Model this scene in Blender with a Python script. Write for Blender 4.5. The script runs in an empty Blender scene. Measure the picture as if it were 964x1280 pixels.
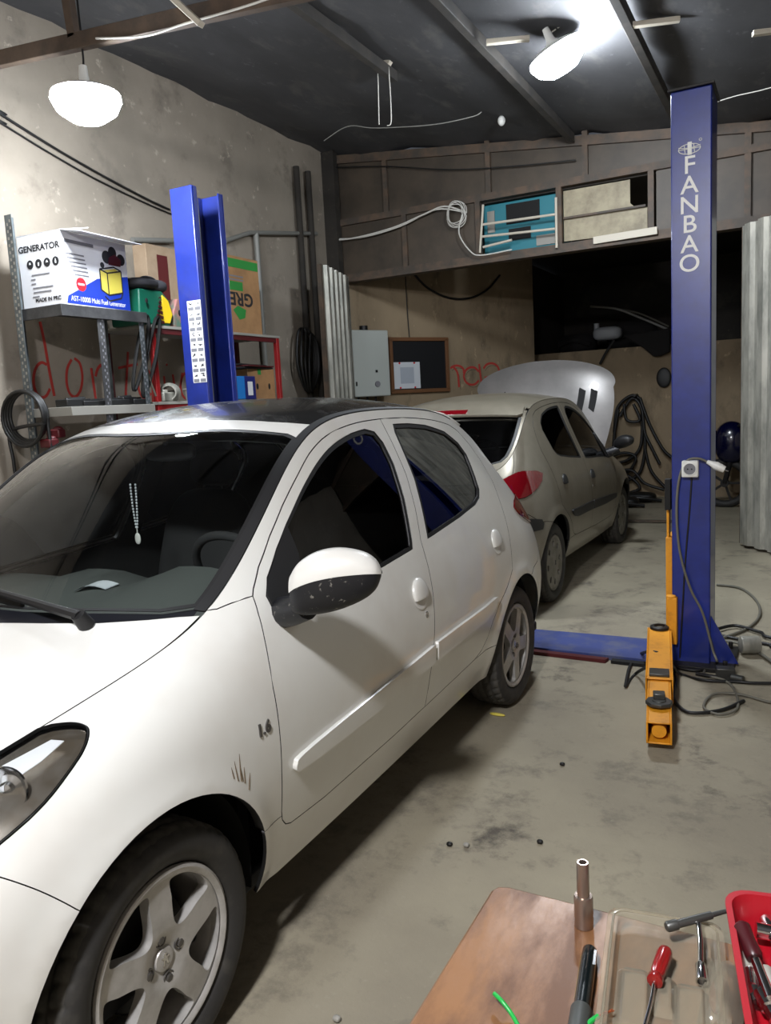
import bpy, math, random
import numpy as np
from mathutils import Vector, Matrix, geometry
random.seed(7)
SC=bpy.context.scene; COL=SC.collection
R=math.radians; PI=math.pi

# ------------------------------------------------------------------ camera (solved from the wheels and the lift posts)
CAM=np.array([2.0339,-1.1697,1.5109]); YAW,PITCH,ROLL,FPX=R(-28.305),R(7.74),R(-3.0056),980.5
def cam_basis():
    cy,sy,cp,sp=math.cos(YAW),math.sin(YAW),math.cos(PITCH),math.sin(PITCH)
    f=np.array([sy*cp,cy*cp,-sp]); r=np.array([cy,-sy,0.]); u=np.cross(r,f)
    c,s=math.cos(ROLL),math.sin(ROLL)
    return c*r+s*u, -s*r+c*u, f
CR_,CU_,CF_=cam_basis()
def ray(x,y): return CF_+(x-482)/FPX*CR_-(y-640)/FPX*CU_
def PX(x,y,X=None,Y=None,Z=None,P=None,n=None):
    """where the sight line of a photo point meets a plane of the place"""
    d=ray(x,y)
    if X is not None: k=(X-CAM[0])/d[0]
    elif Y is not None: k=(Y-CAM[1])/d[1]
    elif Z is not None: k=(Z-CAM[2])/d[2]
    else: k=np.dot(np.array(P)-CAM,n)/np.dot(d,n)
    return CAM+d*k
cd=bpy.data.cameras.new('camera'); co=bpy.data.objects.new('camera',cd); COL.objects.link(co)
m=Matrix(((CR_[0],CU_[0],-CF_[0],CAM[0]),(CR_[1],CU_[1],-CF_[1],CAM[1]),(CR_[2],CU_[2],-CF_[2],CAM[2]),(0,0,0,1)))
co.matrix_world=m; cd.sensor_fit='HORIZONTAL'; cd.sensor_width=36; cd.lens=FPX/964*36; cd.clip_start=.02; cd.clip_end=100
SC.camera=co

# ------------------------------------------------------------------ materials
def lin(c):
    if isinstance(c,str): c=[int(c[i:i+2],16)/255 for i in (0,2,4)]
    return tuple((x/12.92 if x<=.04045 else ((x+.055)/1.055)**2.4) for x in c)+(1,)
MATS={}
def mat(name,col,rough=.5,metal=0,col2=None,scale=8,detail=4,lo=.4,hi=.65,bump=0,bscale=60,coat=0,spec=.5,emit=None,estr=0,stretch=None,rough2=None):
    if name in MATS: return MATS[name]
    M=bpy.data.materials.new(name); M.use_nodes=True; nt=M.node_tree; b=nt.nodes['Principled BSDF']
    b.inputs['Base Color'].default_value=lin(col); b.inputs['Roughness'].default_value=rough; b.inputs['Metallic'].default_value=metal
    b.inputs['Specular IOR Level'].default_value=spec
    if coat: b.inputs['Coat Weight'].default_value=coat; b.inputs['Coat Roughness'].default_value=.04
    if emit is not None:
        b.inputs['Emission Color'].default_value=lin(emit); b.inputs['Emission Strength'].default_value=estr
    tc=None
    if col2 is not None or bump:
        tc=nt.nodes.new('ShaderNodeTexCoord'); src=tc.outputs['Object']
        if stretch:
            mp=nt.nodes.new('ShaderNodeMapping'); mp.inputs['Scale'].default_value=stretch; nt.links.new(src,mp.inputs['Vector']); src=mp.outputs['Vector']
    if col2 is not None:
        n=nt.nodes.new('ShaderNodeTexNoise'); n.inputs['Scale'].default_value=scale; n.inputs['Detail'].default_value=detail; n.inputs['Roughness'].default_value=.65
        nt.links.new(src,n.inputs['Vector'])
        r=nt.nodes.new('ShaderNodeMapRange'); r.inputs['From Min'].default_value=lo; r.inputs['From Max'].default_value=hi
        nt.links.new(n.outputs['Fac'],r.inputs['Value'])
        mx=nt.nodes.new('ShaderNodeMix'); mx.data_type='RGBA'
        mx.inputs['A'].default_value=lin(col); mx.inputs['B'].default_value=lin(col2)
        nt.links.new(r.outputs['Result'],mx.inputs['Factor']); nt.links.new(mx.outputs['Result'],b.inputs['Base Color'])
        if rough2 is not None:
            r2=nt.nodes.new('ShaderNodeMapRange'); r2.inputs['To Min'].default_value=rough; r2.inputs['To Max'].default_value=rough2
            nt.links.new(r.outputs['Result'],r2.inputs['Value']); nt.links.new(r2.outputs['Result'],b.inputs['Roughness'])
    if bump:
        n=nt.nodes.new('ShaderNodeTexNoise'); n.inputs['Scale'].default_value=bscale; n.inputs['Detail'].default_value=5
        nt.links.new(src,n.inputs['Vector'])
        bp=nt.nodes.new('ShaderNodeBump'); bp.inputs['Strength'].default_value=bump; bp.inputs['Distance'].default_value=.01
        nt.links.new(n.outputs['Fac'],bp.inputs['Height']); nt.links.new(bp.outputs['Normal'],b.inputs['Normal'])
    MATS[name]=M; return M
def glass(name,tint,rough=.02,ior=1.5,refl=1.0):
    """thin sheet of tinted glass: see-through colour plus a mirror reflection growing at grazing angles"""
    if name in MATS: return MATS[name]
    M=bpy.data.materials.new(name); M.use_nodes=True; nt=M.node_tree; nt.nodes.clear()
    o=nt.nodes.new('ShaderNodeOutputMaterial'); t=nt.nodes.new('ShaderNodeBsdfTransparent'); g=nt.nodes.new('ShaderNodeBsdfGlossy')
    t.inputs['Color'].default_value=lin(tint); g.inputs['Roughness'].default_value=rough; g.inputs['Color'].default_value=(refl,refl,refl,1)
    fr=nt.nodes.new('ShaderNodeFresnel'); fr.inputs['IOR'].default_value=ior
    mx=nt.nodes.new('ShaderNodeMixShader')
    nt.links.new(fr.outputs['Fac'],mx.inputs['Fac']); nt.links.new(t.outputs[0],mx.inputs[1]); nt.links.new(g.outputs[0],mx.inputs[2]); nt.links.new(mx.outputs[0],o.inputs['Surface'])
    MATS[name]=M; return M

# ------------------------------------------------------------------ mesh building
def rotm(rx=0,ry=0,rz=0):
    return np.array(Matrix.Rotation(rz,3,'Z')@Matrix.Rotation(ry,3,'Y')@Matrix.Rotation(rx,3,'X'))
def frame_for(d):
    d=np.array(d,float); d/=np.linalg.norm(d)+1e-12
    a=np.array([0,0,1.]) if abs(d[2])<.9 else np.array([1.,0,0])
    x=np.cross(a,d); x/=np.linalg.norm(x); return x,np.cross(d,x),d
def crom(pts,n=8,closed=False):
    """smooth curve through points"""
    P=np.array(pts,float); N=len(P); out=[]
    rng=range(N if closed else N-1)
    for i in rng:
        if closed: a,b,c,d=P[(i-1)%N],P[i],P[(i+1)%N],P[(i+2)%N]
        else: a,b,c,d=P[max(i-1,0)],P[i],P[i+1],P[min(i+2,N-1)]
        for j in range(n):
            t=j/n; out.append(.5*((2*b)+(-a+c)*t+(2*a-5*b+4*c-d)*t*t+(-a+3*b-3*c+d)*t**3))
    if not closed: out.append(P[-1])
    return np.array(out)
class MB:
    def __init__(s): s.v=[]; s.f=[]; s.n=0
    def add(s,V,F):
        V=np.asarray(V,float); s.v.append(V)
        s.f+= [tuple(int(i)+s.n for i in f) for f in F]; s.n+=len(V); return s
    def box(s,c,d,rot=None,rz=0):
        x,y,z=np.array(d)/2
        V=np.array([(-x,-y,-z),(x,-y,-z),(x,y,-z),(-x,y,-z),(-x,-y,z),(x,-y,z),(x,y,z),(-x,y,z)])
        M=rot if rot is not None else rotm(rz=rz)
        return s.add(V@np.asarray(M).T+np.array(c),[(3,2,1,0),(4,5,6,7),(0,1,5,4),(1,2,6,5),(2,3,7,6),(3,0,4,7)])
    def bar(s,p0,p1,w,h,up=(0,0,1)):
        p0=np.array(p0,float);p1=np.array(p1,float); d=p1-p0; L=np.linalg.norm(d); d/=L
        u=np.array(up,float); x=np.cross(d,u)
        if np.linalg.norm(x)<1e-4: x=np.cross(d,(1,0,0))
        x/=np.linalg.norm(x); u=np.cross(x,d)
        return s.box((p0+p1)/2,(w,L,h),rot=np.stack([x,d,u],1))
    def tube(s,path,r,seg=8,closed=False,caps=True):
        P=np.array(path,float); N=len(P); rr=np.full(N,r) if np.isscalar(r) else np.array(r,float)
        T=np.zeros_like(P)
        for i in range(N):
            a=P[(i-1)%N] if closed else P[max(i-1,0)]; b=P[(i+1)%N] if closed else P[min(i+1,N-1)]
            T[i]=(b-a)/(np.linalg.norm(b-a)+1e-12)
        x,_,_=frame_for(T[0]); V=[]
        for i in range(N):
            x=x-T[i]*np.dot(x,T[i]); x/=np.linalg.norm(x)+1e-12; y=np.cross(T[i],x)
            for k in range(seg):
                a=2*PI*k/seg; V.append(P[i]+rr[i]*(math.cos(a)*x+math.sin(a)*y))
        F=[]
        for i in range(N if closed else N-1):
            j=(i+1)%N
            for k in range(seg):
                l=(k+1)%seg; F.append((i*seg+k,i*seg+l,j*seg+l,j*seg+k))
        if caps and not closed: F+= [tuple(range(seg-1,-1,-1)),tuple((N-1)*seg+k for k in range(seg))]
        return s.add(V,F)
    def cyl(s,p0,p1,r0,r1=None,seg=20): return s.tube([p0,p1],[r0,r0 if r1 is None else r1],seg)
    def lathe(s,prof,o=(0,0,0),ax=(0,0,1),seg=32,x=None,cap=False):
        """prof: (radius, height along ax)"""
        X,Y,D=frame_for(ax); V=[];F=[];n=len(prof)
        for k in range(seg):
            a=2*PI*k/seg; e=math.cos(a)*X+math.sin(a)*Y
            for r,h in prof: V.append(np.array(o)+e*r+D*h)
        for k in range(seg):
            l=(k+1)%seg
            for i in range(n-1): F.append((k*n+i,l*n+i,l*n+i+1,k*n+i+1))
        if cap:
            F.append(tuple(k*n for k in range(seg-1,-1,-1))); F.append(tuple(k*n+n-1 for k in range(seg)))
        return s.add(V,F)
    def ell(s,c,r,rot=None,nu=24,nv=14,p=1.0):
        V=[];F=[]
        for i in range(nv+1):
            ph=-PI/2+PI*i/nv
            for k in range(nu):
                a=2*PI*k/nu; g=lambda t:math.copysign(abs(t)**p,t)
                V.append((g(math.cos(ph))*g(math.cos(a))*r[0],g(math.cos(ph))*g(math.sin(a))*r[1],g(math.sin(ph))*r[2]))
        for i in range(nv):
            for k in range(nu):
                l=(k+1)%nu; F.append((i*nu+k,i*nu+l,(i+1)*nu+l,(i+1)*nu+k))
        V=np.array(V); 
        if rot is not None: V=V@np.asarray(rot).T
        return s.add(V+np.array(c),F)
    def prism(s,poly,h,M=None,o=(0,0,0),holes=()):
        """flat outline (x,y) pulled to thickness h along z, then turned by M and moved to o"""
        V,F=tri2d(poly,holes); n=len(V)
        A=np.array([(x,y,0) for x,y in V]+[(x,y,h) for x,y in V])
        FF=[tuple(reversed(f)) for f in F]+[tuple(i+n for i in f) for f in F]
        cnt={}
        for f in F:
            for i in range(3): cnt[(f[i],f[(i+1)%3])]=1
        for (a,b) in cnt:
            if (b,a) not in cnt: FF.append((a,b,b+n,a+n))
        if M is not None: A=A@np.asarray(M).T
        return s.add(A+np.array(o),FF)
    def arr(s): return np.concatenate(s.v,0)
    def xf(s,M=None,o=(0,0,0)):
        s.v=[(v@np.asarray(M).T if M is not None else v)+np.array(o) for v in s.v]; return s
def inpoly(P,poly):
    P=np.asarray(P,float); q=np.asarray(poly,float); c=np.zeros(len(P),bool); j=len(q)-1
    for i in range(len(q)):
        xi,yi=q[i];xj,yj=q[j]
        w=((yi>P[:,1])!=(yj>P[:,1]))&(P[:,0]<(xj-xi)*(P[:,1]-yi)/((yj-yi) if yj!=yi else 1e-12)+xi)
        c^=w; j=i
    return c
def tri2d(poly,holes=(),extra=None):
    pts=[];edges=[]
    for lp in [poly]+list(holes):
        b=len(pts); n=len(lp); pts+= [Vector((float(p[0]),float(p[1]))) for p in lp]; edges+= [(b+i,b+(i+1)%n) for i in range(n)]
    if extra is not None: pts+= [Vector((float(p[0]),float(p[1]))) for p in extra]
    V,E,F,_,_,_=geometry.delaunay_2d_cdt(pts,edges,[],0,1e-7)
    V=np.array([(v.x,v.y) for v in V]); F=np.array([f for f in F if len(f)==3])
    c=V[F].mean(1); k=inpoly(c,poly)
    for h in holes: k&=~inpoly(c,h)
    F=F[k]
    e1=V[F[:,1]]-V[F[:,0]];e2=V[F[:,2]]-V[F[:,0]]; a=e1[:,0]*e2[:,1]-e1[:,1]*e2[:,0]
    F[a<0]=F[a<0][:,::-1]; F=F[np.abs(a)>1e-12]
    return V,[tuple(int(i) for i in f) for f in F]
def tag(o,label=None,cat=None,group=None,kind=None):
    if label: o['label']=label
    if cat: o['category']=cat
    if group: o['group']=group
    if kind: o['kind']=kind
    return o
def raw(name,V,F,m,parent=None,N=None,smooth=True,ang=40,label=None,kind=None,mi=None):
    me=bpy.data.meshes.new(name); me.from_pydata([tuple(map(float,v)) for v in V],[],F); me.update()
    for mm in (m if isinstance(m,(list,tuple)) else [m]): me.materials.append(mm)
    if mi is not None: me.polygons.foreach_set('material_index',mi)
    if smooth: me.shade_smooth()
    if N is not None: me.normals_split_custom_set_from_vertices([tuple(map(float,n)) for n in N])
    elif smooth: me.set_sharp_from_angle(angle=R(ang))
    o=bpy.data.objects.new(name,me); COL.objects.link(o)
    if parent is not None: o.parent=parent
    if label: o['label']=label
    if kind: o['kind']=kind
    return o
ORG={}
def thing(name,label,cat,loc=(0,0,0),group=None,rz=0,local=False):
    o=bpy.data.objects.new(name,None); COL.objects.link(o); o.empty_display_size=.1
    o.location=tuple(map(float,loc)); o.rotation_euler=(0,0,rz); tag(o,label,cat,group)
    ORG[o.name]=np.zeros(3) if local else np.array(loc,float); return o
def build(name,mb,m,parent=None,bev=0,ang=40,smooth=True,label=None,kind=None):
    """parent given: a part (mesh coordinates are world ones, moved to the parent's origin). none: a thing standing at its base"""
    V=mb.arr()
    if parent is not None:
        org=ORG.get(parent.name,np.zeros(3)); ORGsub=org
    else:
        lo,hi=V.min(0),V.max(0); ORGsub=np.array([(lo[0]+hi[0])/2,(lo[1]+hi[1])/2,lo[2]])
    o=raw(name,V-ORGsub,mb.f,m,parent,None,smooth,ang,label,kind)
    ORG[o.name]=ORGsub
    if parent is None: o.location=tuple(map(float,ORGsub))
    if bev:
        b=o.modifiers.new('bevel','BEVEL'); b.width=bev; b.segments=2; b.limit_method='ANGLE'; b.angle_limit=R(35)
    return o
def struct(name,mb,m,bev=0,label=None):
    o=build(name,mb,m,None,bev); o['kind']='structure'
    if label: o['label']=label
    return o
def dup(o,parent=None,loc=None,rz=None,mirror=False):
    """a copy of a thing with copies of its parts and sub-parts"""
    c=o.copy(); COL.objects.link(c)
    if parent is not None: c.parent=parent
    if loc is not None: c.location=tuple(map(float,loc))
    if rz is not None: c.rotation_euler=(0,0,rz)
    for ch in list(o.children): dup(ch,c)
    return c
def text_mb(s,size,M=None,o=(0,0,0),depth=0.0006,align='CENTER',sx=1.0,bold=0):
    """lettering: x right, y up, z out of the page"""
    cu=bpy.data.curves.new('lettering','FONT'); cu.body=s; cu.size=size; cu.align_x=align; cu.align_y='CENTER'; cu.extrude=depth; cu.offset=bold
    ob=bpy.data.objects.new('lettering',cu); COL.objects.link(ob)
    dg=bpy.context.evaluated_depsgraph_get(); me=bpy.data.meshes.new_from_object(ob.evaluated_get(dg))
    V=np.array([tuple(v.co) for v in me.vertices]) if len(me.vertices) else np.zeros((0,3)); F=[tuple(p.vertices) for p in me.polygons]
    bpy.data.objects.remove(ob); bpy.data.curves.remove(cu); bpy.data.meshes.remove(me)
    V=V*np.array([sx,1,1])
    if M is not None: V=V@np.asarray(M).T
    mb=MB(); mb.add(V+np.array(o),F); return mb
def cols(x,y,z): return np.stack([np.array(x,float),np.array(y,float),np.array(z,float)],1)
CP=[ # stations from nose centre round the left side to tail centre; rows sill -> rail ; (x,y,z)
[(0,-.75,.2),(0,-.79,.3),(0,-.795,.42),(0,-.77,.52),(0,-.74,.58),(0,-.71,.63),(0,-.675,.66),(0,-.645,.69)],
[(.25,-.72,.2),(.27,-.755,.3),(.27,-.76,.42),(.26,-.74,.52),(.25,-.71,.58),(.23,-.68,.635),(.2,-.65,.67),(.18,-.62,.70)],
[(.50,-.64,.2),(.54,-.66,.3),(.55,-.67,.42),(.54,-.655,.53),(.52,-.63,.60),(.48,-.60,.66),(.43,-.57,.70),(.36,-.54,.735)],
[(.68,-.48,.2),(.73,-.48,.30),(.755,-.48,.43),(.75,-.48,.55),(.72,-.48,.64),(.66,-.465,.71),(.58,-.45,.75),(.49,-.43,.768)],
[(.745,-.25,.22),(.785,-.25,.32),(.812,-.25,.46),(.816,-.25,.59),(.80,-.25,.70),(.75,-.25,.785),(.665,-.25,.82),(.57,-.24,.832)],
[(.745,0,.225),(.785,0,.32),(.815,0,.47),(.826,0,.62),(.815,0,.745),(.775,0,.835),(.705,0,.88),(.625,.0,.895)],
[(.745,.25,.225),(.785,.25,.32),(.815,.25,.47),(.830,.25,.62),(.82,.25,.775),(.785,.24,.88),(.73,.23,.935),(.662,.20,.945)],
[(.745,.46,.225),(.785,.46,.32),(.815,.46,.47),(.832,.46,.62),(.822,.46,.79),(.785,.46,.92),(.745,.45,.99),(.68,.41,1.02)],
[(.745,.75,.225),(.785,.75,.32),(.815,.75,.47),(.833,.75,.62),(.822,.75,.80),(.778,.75,.955),(.722,.76,1.11),(.645,.72,1.275)],
[(.745,1.1,.228),(.785,1.1,.325),(.815,1.1,.47),(.833,1.1,.62),(.822,1.1,.80),(.772,1.1,.965),(.685,1.10,1.225),(.578,1.03,1.478)],
[(.745,1.5,.235),(.785,1.5,.33),(.815,1.5,.475),(.833,1.5,.625),(.822,1.5,.81),(.770,1.5,.985),(.682,1.5,1.24),(.572,1.48,1.50)],
[(.745,1.95,.245),(.785,1.95,.34),(.815,1.95,.48),(.832,1.95,.63),(.820,1.95,.83),(.765,1.95,1.02),(.675,1.95,1.255),(.565,1.92,1.49)],
[(.745,2.3,.25),(.788,2.3,.35),(.816,2.3,.49),(.830,2.3,.64),(.815,2.3,.84),(.755,2.3,1.03),(.668,2.28,1.235),(.56,2.24,1.45)],
[(.74,2.6,.25),(.785,2.6,.35),(.812,2.6,.49),(.822,2.6,.64),(.803,2.61,.83),(.745,2.6,.99),(.67,2.56,1.15),(.59,2.50,1.31)],
[(.735,2.87,.25),(.775,2.88,.35),(.796,2.89,.49),(.80,2.88,.63),(.778,2.86,.80),(.728,2.83,.93),(.675,2.79,1.04),(.605,2.73,1.13)],
[(.66,3.06,.25),(.70,3.09,.35),(.72,3.12,.49),(.72,3.10,.62),(.69,3.06,.77),(.65,3.01,.87),(.60,2.96,.95),(.54,2.91,1.00)],
[(.35,3.12,.25),(.36,3.17,.35),(.37,3.20,.49),(.37,3.18,.62),(.36,3.12,.76),(.34,3.07,.86),(.32,3.02,.93),(.30,2.97,.985)],
[(0,3.13,.25),(0,3.19,.35),(0,3.22,.49),(0,3.2,.62),(0,3.14,.76),(0,3.09,.86),(0,3.04,.93),(0,2.99,.985)],
]
CP=np.array(CP,float)
NS,NR=CP.shape[:2]
def _pad(P):
    m=np.array([-1.,1,1])
    P=np.concatenate([P[1:2]*m,P,P[-2:-1]*m],0)
    lo=2*P[:,:1]-P[:,1:2]; hi=2*P[:,-1:]-P[:,-2:-1]
    return np.concatenate([lo,P,hi],1)
PP=_pad(CP)
def _bas(f):
    return np.stack([(1-f)**3/6,(3*f**3-6*f**2+4)/6,(-3*f**3+3*f**2+3*f+1)/6,f**3/6],-1)
def S(s,t,arch=True):
    """left body side: s 0..17 nose to tail, t 0..7 sill to rail"""
    s=np.clip(np.asarray(s,float),0,NS-1); t=np.clip(np.asarray(t,float),0,NR-1)
    s,t=np.broadcast_arrays(s,t)
    i=np.minimum(s.astype(int),NS-2); k=np.minimum(t.astype(int),NR-2)
    bs=_bas(s-i); bt=_bas(t-k)
    o=0
    for a in range(4):
        for b in range(4):
            o=o+(bs[...,a]*bt[...,b])[...,None]*PP[i+a,k+b]
    if arch:
        for yc in (0.0,2.442):
            r=np.hypot(o[...,1]-yc,o[...,2]-.305)
            g=.012*np.exp(-((r-.355)/.045)**2)*(o[...,2]>.2)*(o[...,0]>.5)
            o=o+g[...,None]*np.array([1.,0,0])
    return o
def Sn(s,t,e=1e-3):
    s=np.asarray(s,float);t=np.asarray(t,float)
    a=S(s+e,t)-S(s-e,t); b=S(s,t+e)-S(s,t-e)
    n=np.cross(a,b); n/=np.linalg.norm(n,axis=-1,keepdims=True)+1e-12
    return n
# crown (height, forward bow) of the top surface along s
CR=np.array([(0,0,0),(1,.0,0),(2,.03,-.02),(3,.045,-.04),(4,.05,-.06),(5,.05,-.08),(6,.05,-.10),(7,.05,-.12),(8,.05,-.12),(9,.055,-.07),(10,.07,0),(11,.07,.0),(12,.055,.03),(13,.02,.07),(14,.01,.06),(15,.0,.03),(16,0,0),(17,0,0)],float)
def T(s,v):
    """top surface between the two rails"""
    s=np.asarray(s,float);v=np.asarray(v,float); s,v=np.broadcast_arrays(s,v)
    r=S(s,np.full_like(s,NR-1.0),arch=False)
    P=np.concatenate([CR[1:2,1:],CR[:,1:],CR[-2:-1,1:]],0)
    i=np.minimum(np.clip(s,0,NS-1).astype(int),NS-2); b=_bas(np.clip(s,0,NS-1)-i)
    c=sum(b[...,a,None]*P[i+a] for a in range(4))
    w=1-np.abs(v)**2.6
    return np.stack([r[...,0]*v, r[...,1]+c[...,1]*w, r[...,2]+c[...,0]*w],-1)
def Sx(s,t):
    """S carried on past the nose and the tail onto the other side"""
    s=np.asarray(s,float); t=np.asarray(t,float); s,t=np.broadcast_arrays(s,t)
    L=NS-1.0; a=np.where(s<0,-s,np.where(s>L,2*L-s,s)); P=S(a,t).copy()
    P[...,0]=np.where((s<0)|(s>L),-P[...,0],P[...,0]); return P
def nrm(f,s,t,e=2e-3):
    a=f(s+e,t)-f(s-e,t); b=f(s,t+e)-f(s,t-e); n=np.cross(a,b)
    if f is T: n=-n
    return n/(np.linalg.norm(n,axis=-1,keepdims=True)+1e-12)
def st_at(y,z,x0):
    x=np.array(x0,float)
    for _ in range(40):
        e=S(*x)[1:]-np.array([y,z]); J=np.stack([(S(*(x+d))-S(*(x-d)))[1:]/2e-3 for d in (np.array([1e-3,0]),np.array([0,1e-3]))],1)
        x=x-np.clip(np.linalg.lstsq(J,e,rcond=None)[0],-.4,.4)
        x[1]=np.clip(x[1],0.01,6.5)
    return tuple(x)
def arch(yc,a,b,s0,n=None,r=None):
    r=r or (.360 if yc<1 else .350)
    n=n or max(2,int(abs(b-a)/5)); o=[]
    for th in np.linspace(R(a),R(b),n):
        y,z=yc+r*math.cos(th),.305+r*math.sin(th)
        o.append(st_at(y,max(z,.240),(s0+math.cos(th),max(.6,3*math.sin(th)))))
    return o
def dens(p,sc,step=.03):
    o=[];n=len(p)
    for i in range(n):
        a=np.array(p[i],float);b=np.array(p[(i+1)%n],float); k=max(1,int(math.ceil(np.hypot(*((b-a)*sc))/step)))
        o+= [tuple(a+(b-a)*j/k) for j in range(k)]
    return o
def inset(p,d,sc):
    P=np.array(dens(p,sc,.02))*sc; a=.5*np.sum(P[:,0]*np.roll(P[:,1],-1)-np.roll(P[:,0],-1)*P[:,1])
    t=np.roll(P,-1,0)-np.roll(P,1,0); t/=np.linalg.norm(t,axis=1,keepdims=True)+1e-9
    n=np.stack([-t[:,1],t[:,0]],1)*(1 if a>0 else -1)
    return [tuple(q) for q in (P+n*d)/sc]
def panel(poly,holes=(),f=Sx,off=0.,gap=.002,fl=.012,step=(.11,.22),sc=(.3,.17),fine=.03):
    """pressed sheet panel: an outline on the body surface, filled, its edge drawn in by the gap and turned under"""
    sc=np.array(sc); loops=[dens(poly,sc,fine)]+[dens(h,sc,fine) for h in holes]; st=np.array(step)
    A=np.array(loops[0]); lo,hi=A.min(0),A.max(0)
    gx,gy=np.meshgrid(np.arange(lo[0]+st[0]/2,hi[0],st[0]),np.arange(lo[1]+st[1]/2,hi[1],st[1]),indexing='ij'); g=np.stack([gx.ravel(),gy.ravel()],1)
    k=inpoly(g,loops[0])
    for h in loops[1:]: k&=~inpoly(g,h)
    g=g[k]; B=np.concatenate([np.array(l) for l in loops],0)/st
    if len(g): g=g[np.array([np.min(np.sum((q/st-B)**2,1)) for q in g])>.16]
    V2,F=tri2d(loops[0],loops[1:],g)
    if f is T: F=[(a,c,b) for a,b,c in F]
    N=nrm(f,V2[:,0],V2[:,1]); V=f(V2[:,0],V2[:,1])+off*N
    cnt=set()
    for t in F:
        for i in range(3): cnt.add((t[i],t[(i+1)%3]))
    be=[(a,b) for a,b in cnt if (b,a) not in cnt]
    inn=np.zeros_like(V)
    for a,b in be:
        e=V[b]-V[a]; e/=np.linalg.norm(e)+1e-12
        for w in (a,b): inn[w]+=np.cross(N[w],e)
    inn/=np.linalg.norm(inn,axis=1,keepdims=True)+1e-12
    bv=sorted({a for a,b in be}|{b for a,b in be})
    for w in bv: V[w]=V[w]+gap*inn[w]
    if fl:
        ix={w:len(V)+2*i for i,w in enumerate(bv)}; X=[];NX=[]
        for w in bv:
            X+= [V[w],V[w]-N[w]*fl+inn[w]*.002]; NX+= [-inn[w]+N[w]*.5,-inn[w]]
        V=np.concatenate([V,np.array(X)]); N=np.concatenate([N,np.array(NX)]); N/=np.linalg.norm(N,axis=1,keepdims=True)
        nf=len(F); F=F+[(ix[a],ix[a]+1,ix[b]+1,ix[b]) for a,b in be]
        if fl>=.012: return V,F,N,[0]*nf+[1]*len(be)
    return V,F,N,[0]*len(F)
def join(*ps):
    V=[];F=[];N=[];MI=[];n=0
    for v,f,m,mi in ps: V.append(v);N.append(m);F+= [tuple(i+n for i in t) for t in f]; MI+=mi; n+=len(v)
    return np.concatenate(V),F,np.concatenate(N),MI
FLIP=np.array([-1.,1,1])
def mirror(p): return p[0]*FLIP,[tuple(reversed(t)) for t in p[1]],p[2]*FLIP,p[3]
def mb_mirror(mb):
    o=MB(); o.add(mb.arr()*FLIP,[tuple(reversed(t)) for t in mb.f]); return o
def symT(p): return list(p)+[(a,-b) for a,b in reversed(p) if abs(b)>1e-6]
def symS(p,c=0.): return list(p)+[(2*c-a,b) for a,b in reversed(p) if abs(a-c)>1e-6]

# ---- outlines on the body surface, shared by both cars
AF_F=arch(0,131,194,5.); AF_M=arch(0,131,21,5.); AF_R=arch(0,21,-14,5.)
AR_F=arch(2.442,164,194,12.4); AR_M=arch(2.442,164,66,12.4); AR_R=arch(2.442,66,-14,12.4)
HL_LOW=[tuple(q) for q in crom([(4.60,6.85),(4.70,6.5),(4.74,6.13),(4.70,5.87),(4.59,5.59),(4.42,5.34),(4.07,4.98),(3.67,4.79),(3.35,4.72)],4)]
HL_IN=[(3.0,4.72),(2.6,4.85),(2.1,5.2),(1.75,5.8),(1.7,6.4),(1.85,7.0)]
BSEAM=[(4.02,2.98),(3.8,3.62),(3.58,4.25)]
DF=[(7.03,1.38),(6.92,1.46),(6.84,1.62),(6.81,1.81),(6.78,2.62),(6.78,3.3),(6.79,4.09),(6.84,4.6),(6.91,5.12),(7.0,5.7),(7.1,6.19)]
DT=[(7.17,6.31),(7.38,6.53),(7.69,6.68),(8.01,6.75),(8.41,6.78),(8.71,6.82),(9,6.84),(9.36,6.85),(9.74,6.86),(10.07,6.86)]
SPLIT=[(10.08,6.5),(10.07,6.0),(9.99,5.5),(9.88,5.0),(9.86,4.5),(9.82,3.95),(9.74,3.03),(9.67,2.2),(9.64,1.38)]
RT_=[(10.6,6.85),(11.0,6.83),(11.43,6.81),(11.8,6.80)]
RR_=[(12.05,6.75),(12.3,6.5),(12.42,6.1),(12.45,5.6),(12.33,5.06),(12.19,4.13),(12.08,3.35),(11.8,3.02),(11.5,2.7),(11.28,2.3),(11.15,1.9),(11.0,1.62),(10.8,1.49)]
SILLTOP=[(7.67,1.3),(8.2,1.31),(9,1.32)]
LAMP_LO=[(14.62,4.47),(14.3,4.4),(14.01,4.42),(13.6,4.48),(13.38,4.55),(13.1,4.68),(12.95,4.88)]
LAMP_UP=[(13.2,5.12),(13.55,5.34),(14.0,5.7),(14.31,5.92),(14.48,6.0)]
LAMP_IN=[(14.7,6.05),(14.95,6.0),(15.0,5.5),(14.9,4.9)]
RSEAM=[(13.3,3.0),(13.7,3.1),(14.3,3.6),(14.8,3.9)]
WINF=[(7.26,5.1),(7.2,5.5),(7.22,5.9),(7.37,6.2),(7.66,6.41),(7.92,6.51),(8.31,6.59),(8.73,6.65),(9.1,6.7),(9.47,6.74),(9.72,6.75),(9.86,6.69),(9.92,6.52),(9.93,6.2),(9.86,5.69),(9.72,5.07),(9.68,4.95),(9.1,4.93),(8.3,4.94),(7.5,4.95)]
WINR=[(10.26,6.76),(10.57,6.75),(10.97,6.71),(11.47,6.6),(11.76,6.4),(11.85,6.16),(11.8,5.9),(11.75,5.68),(11.68,5.39),(11.56,5.22),(11.34,5.12),(10.82,5.04),(10.02,4.98),(10.1,5.39),(10.19,5.91),(10.21,6.39),(10.22,6.63)]
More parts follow.
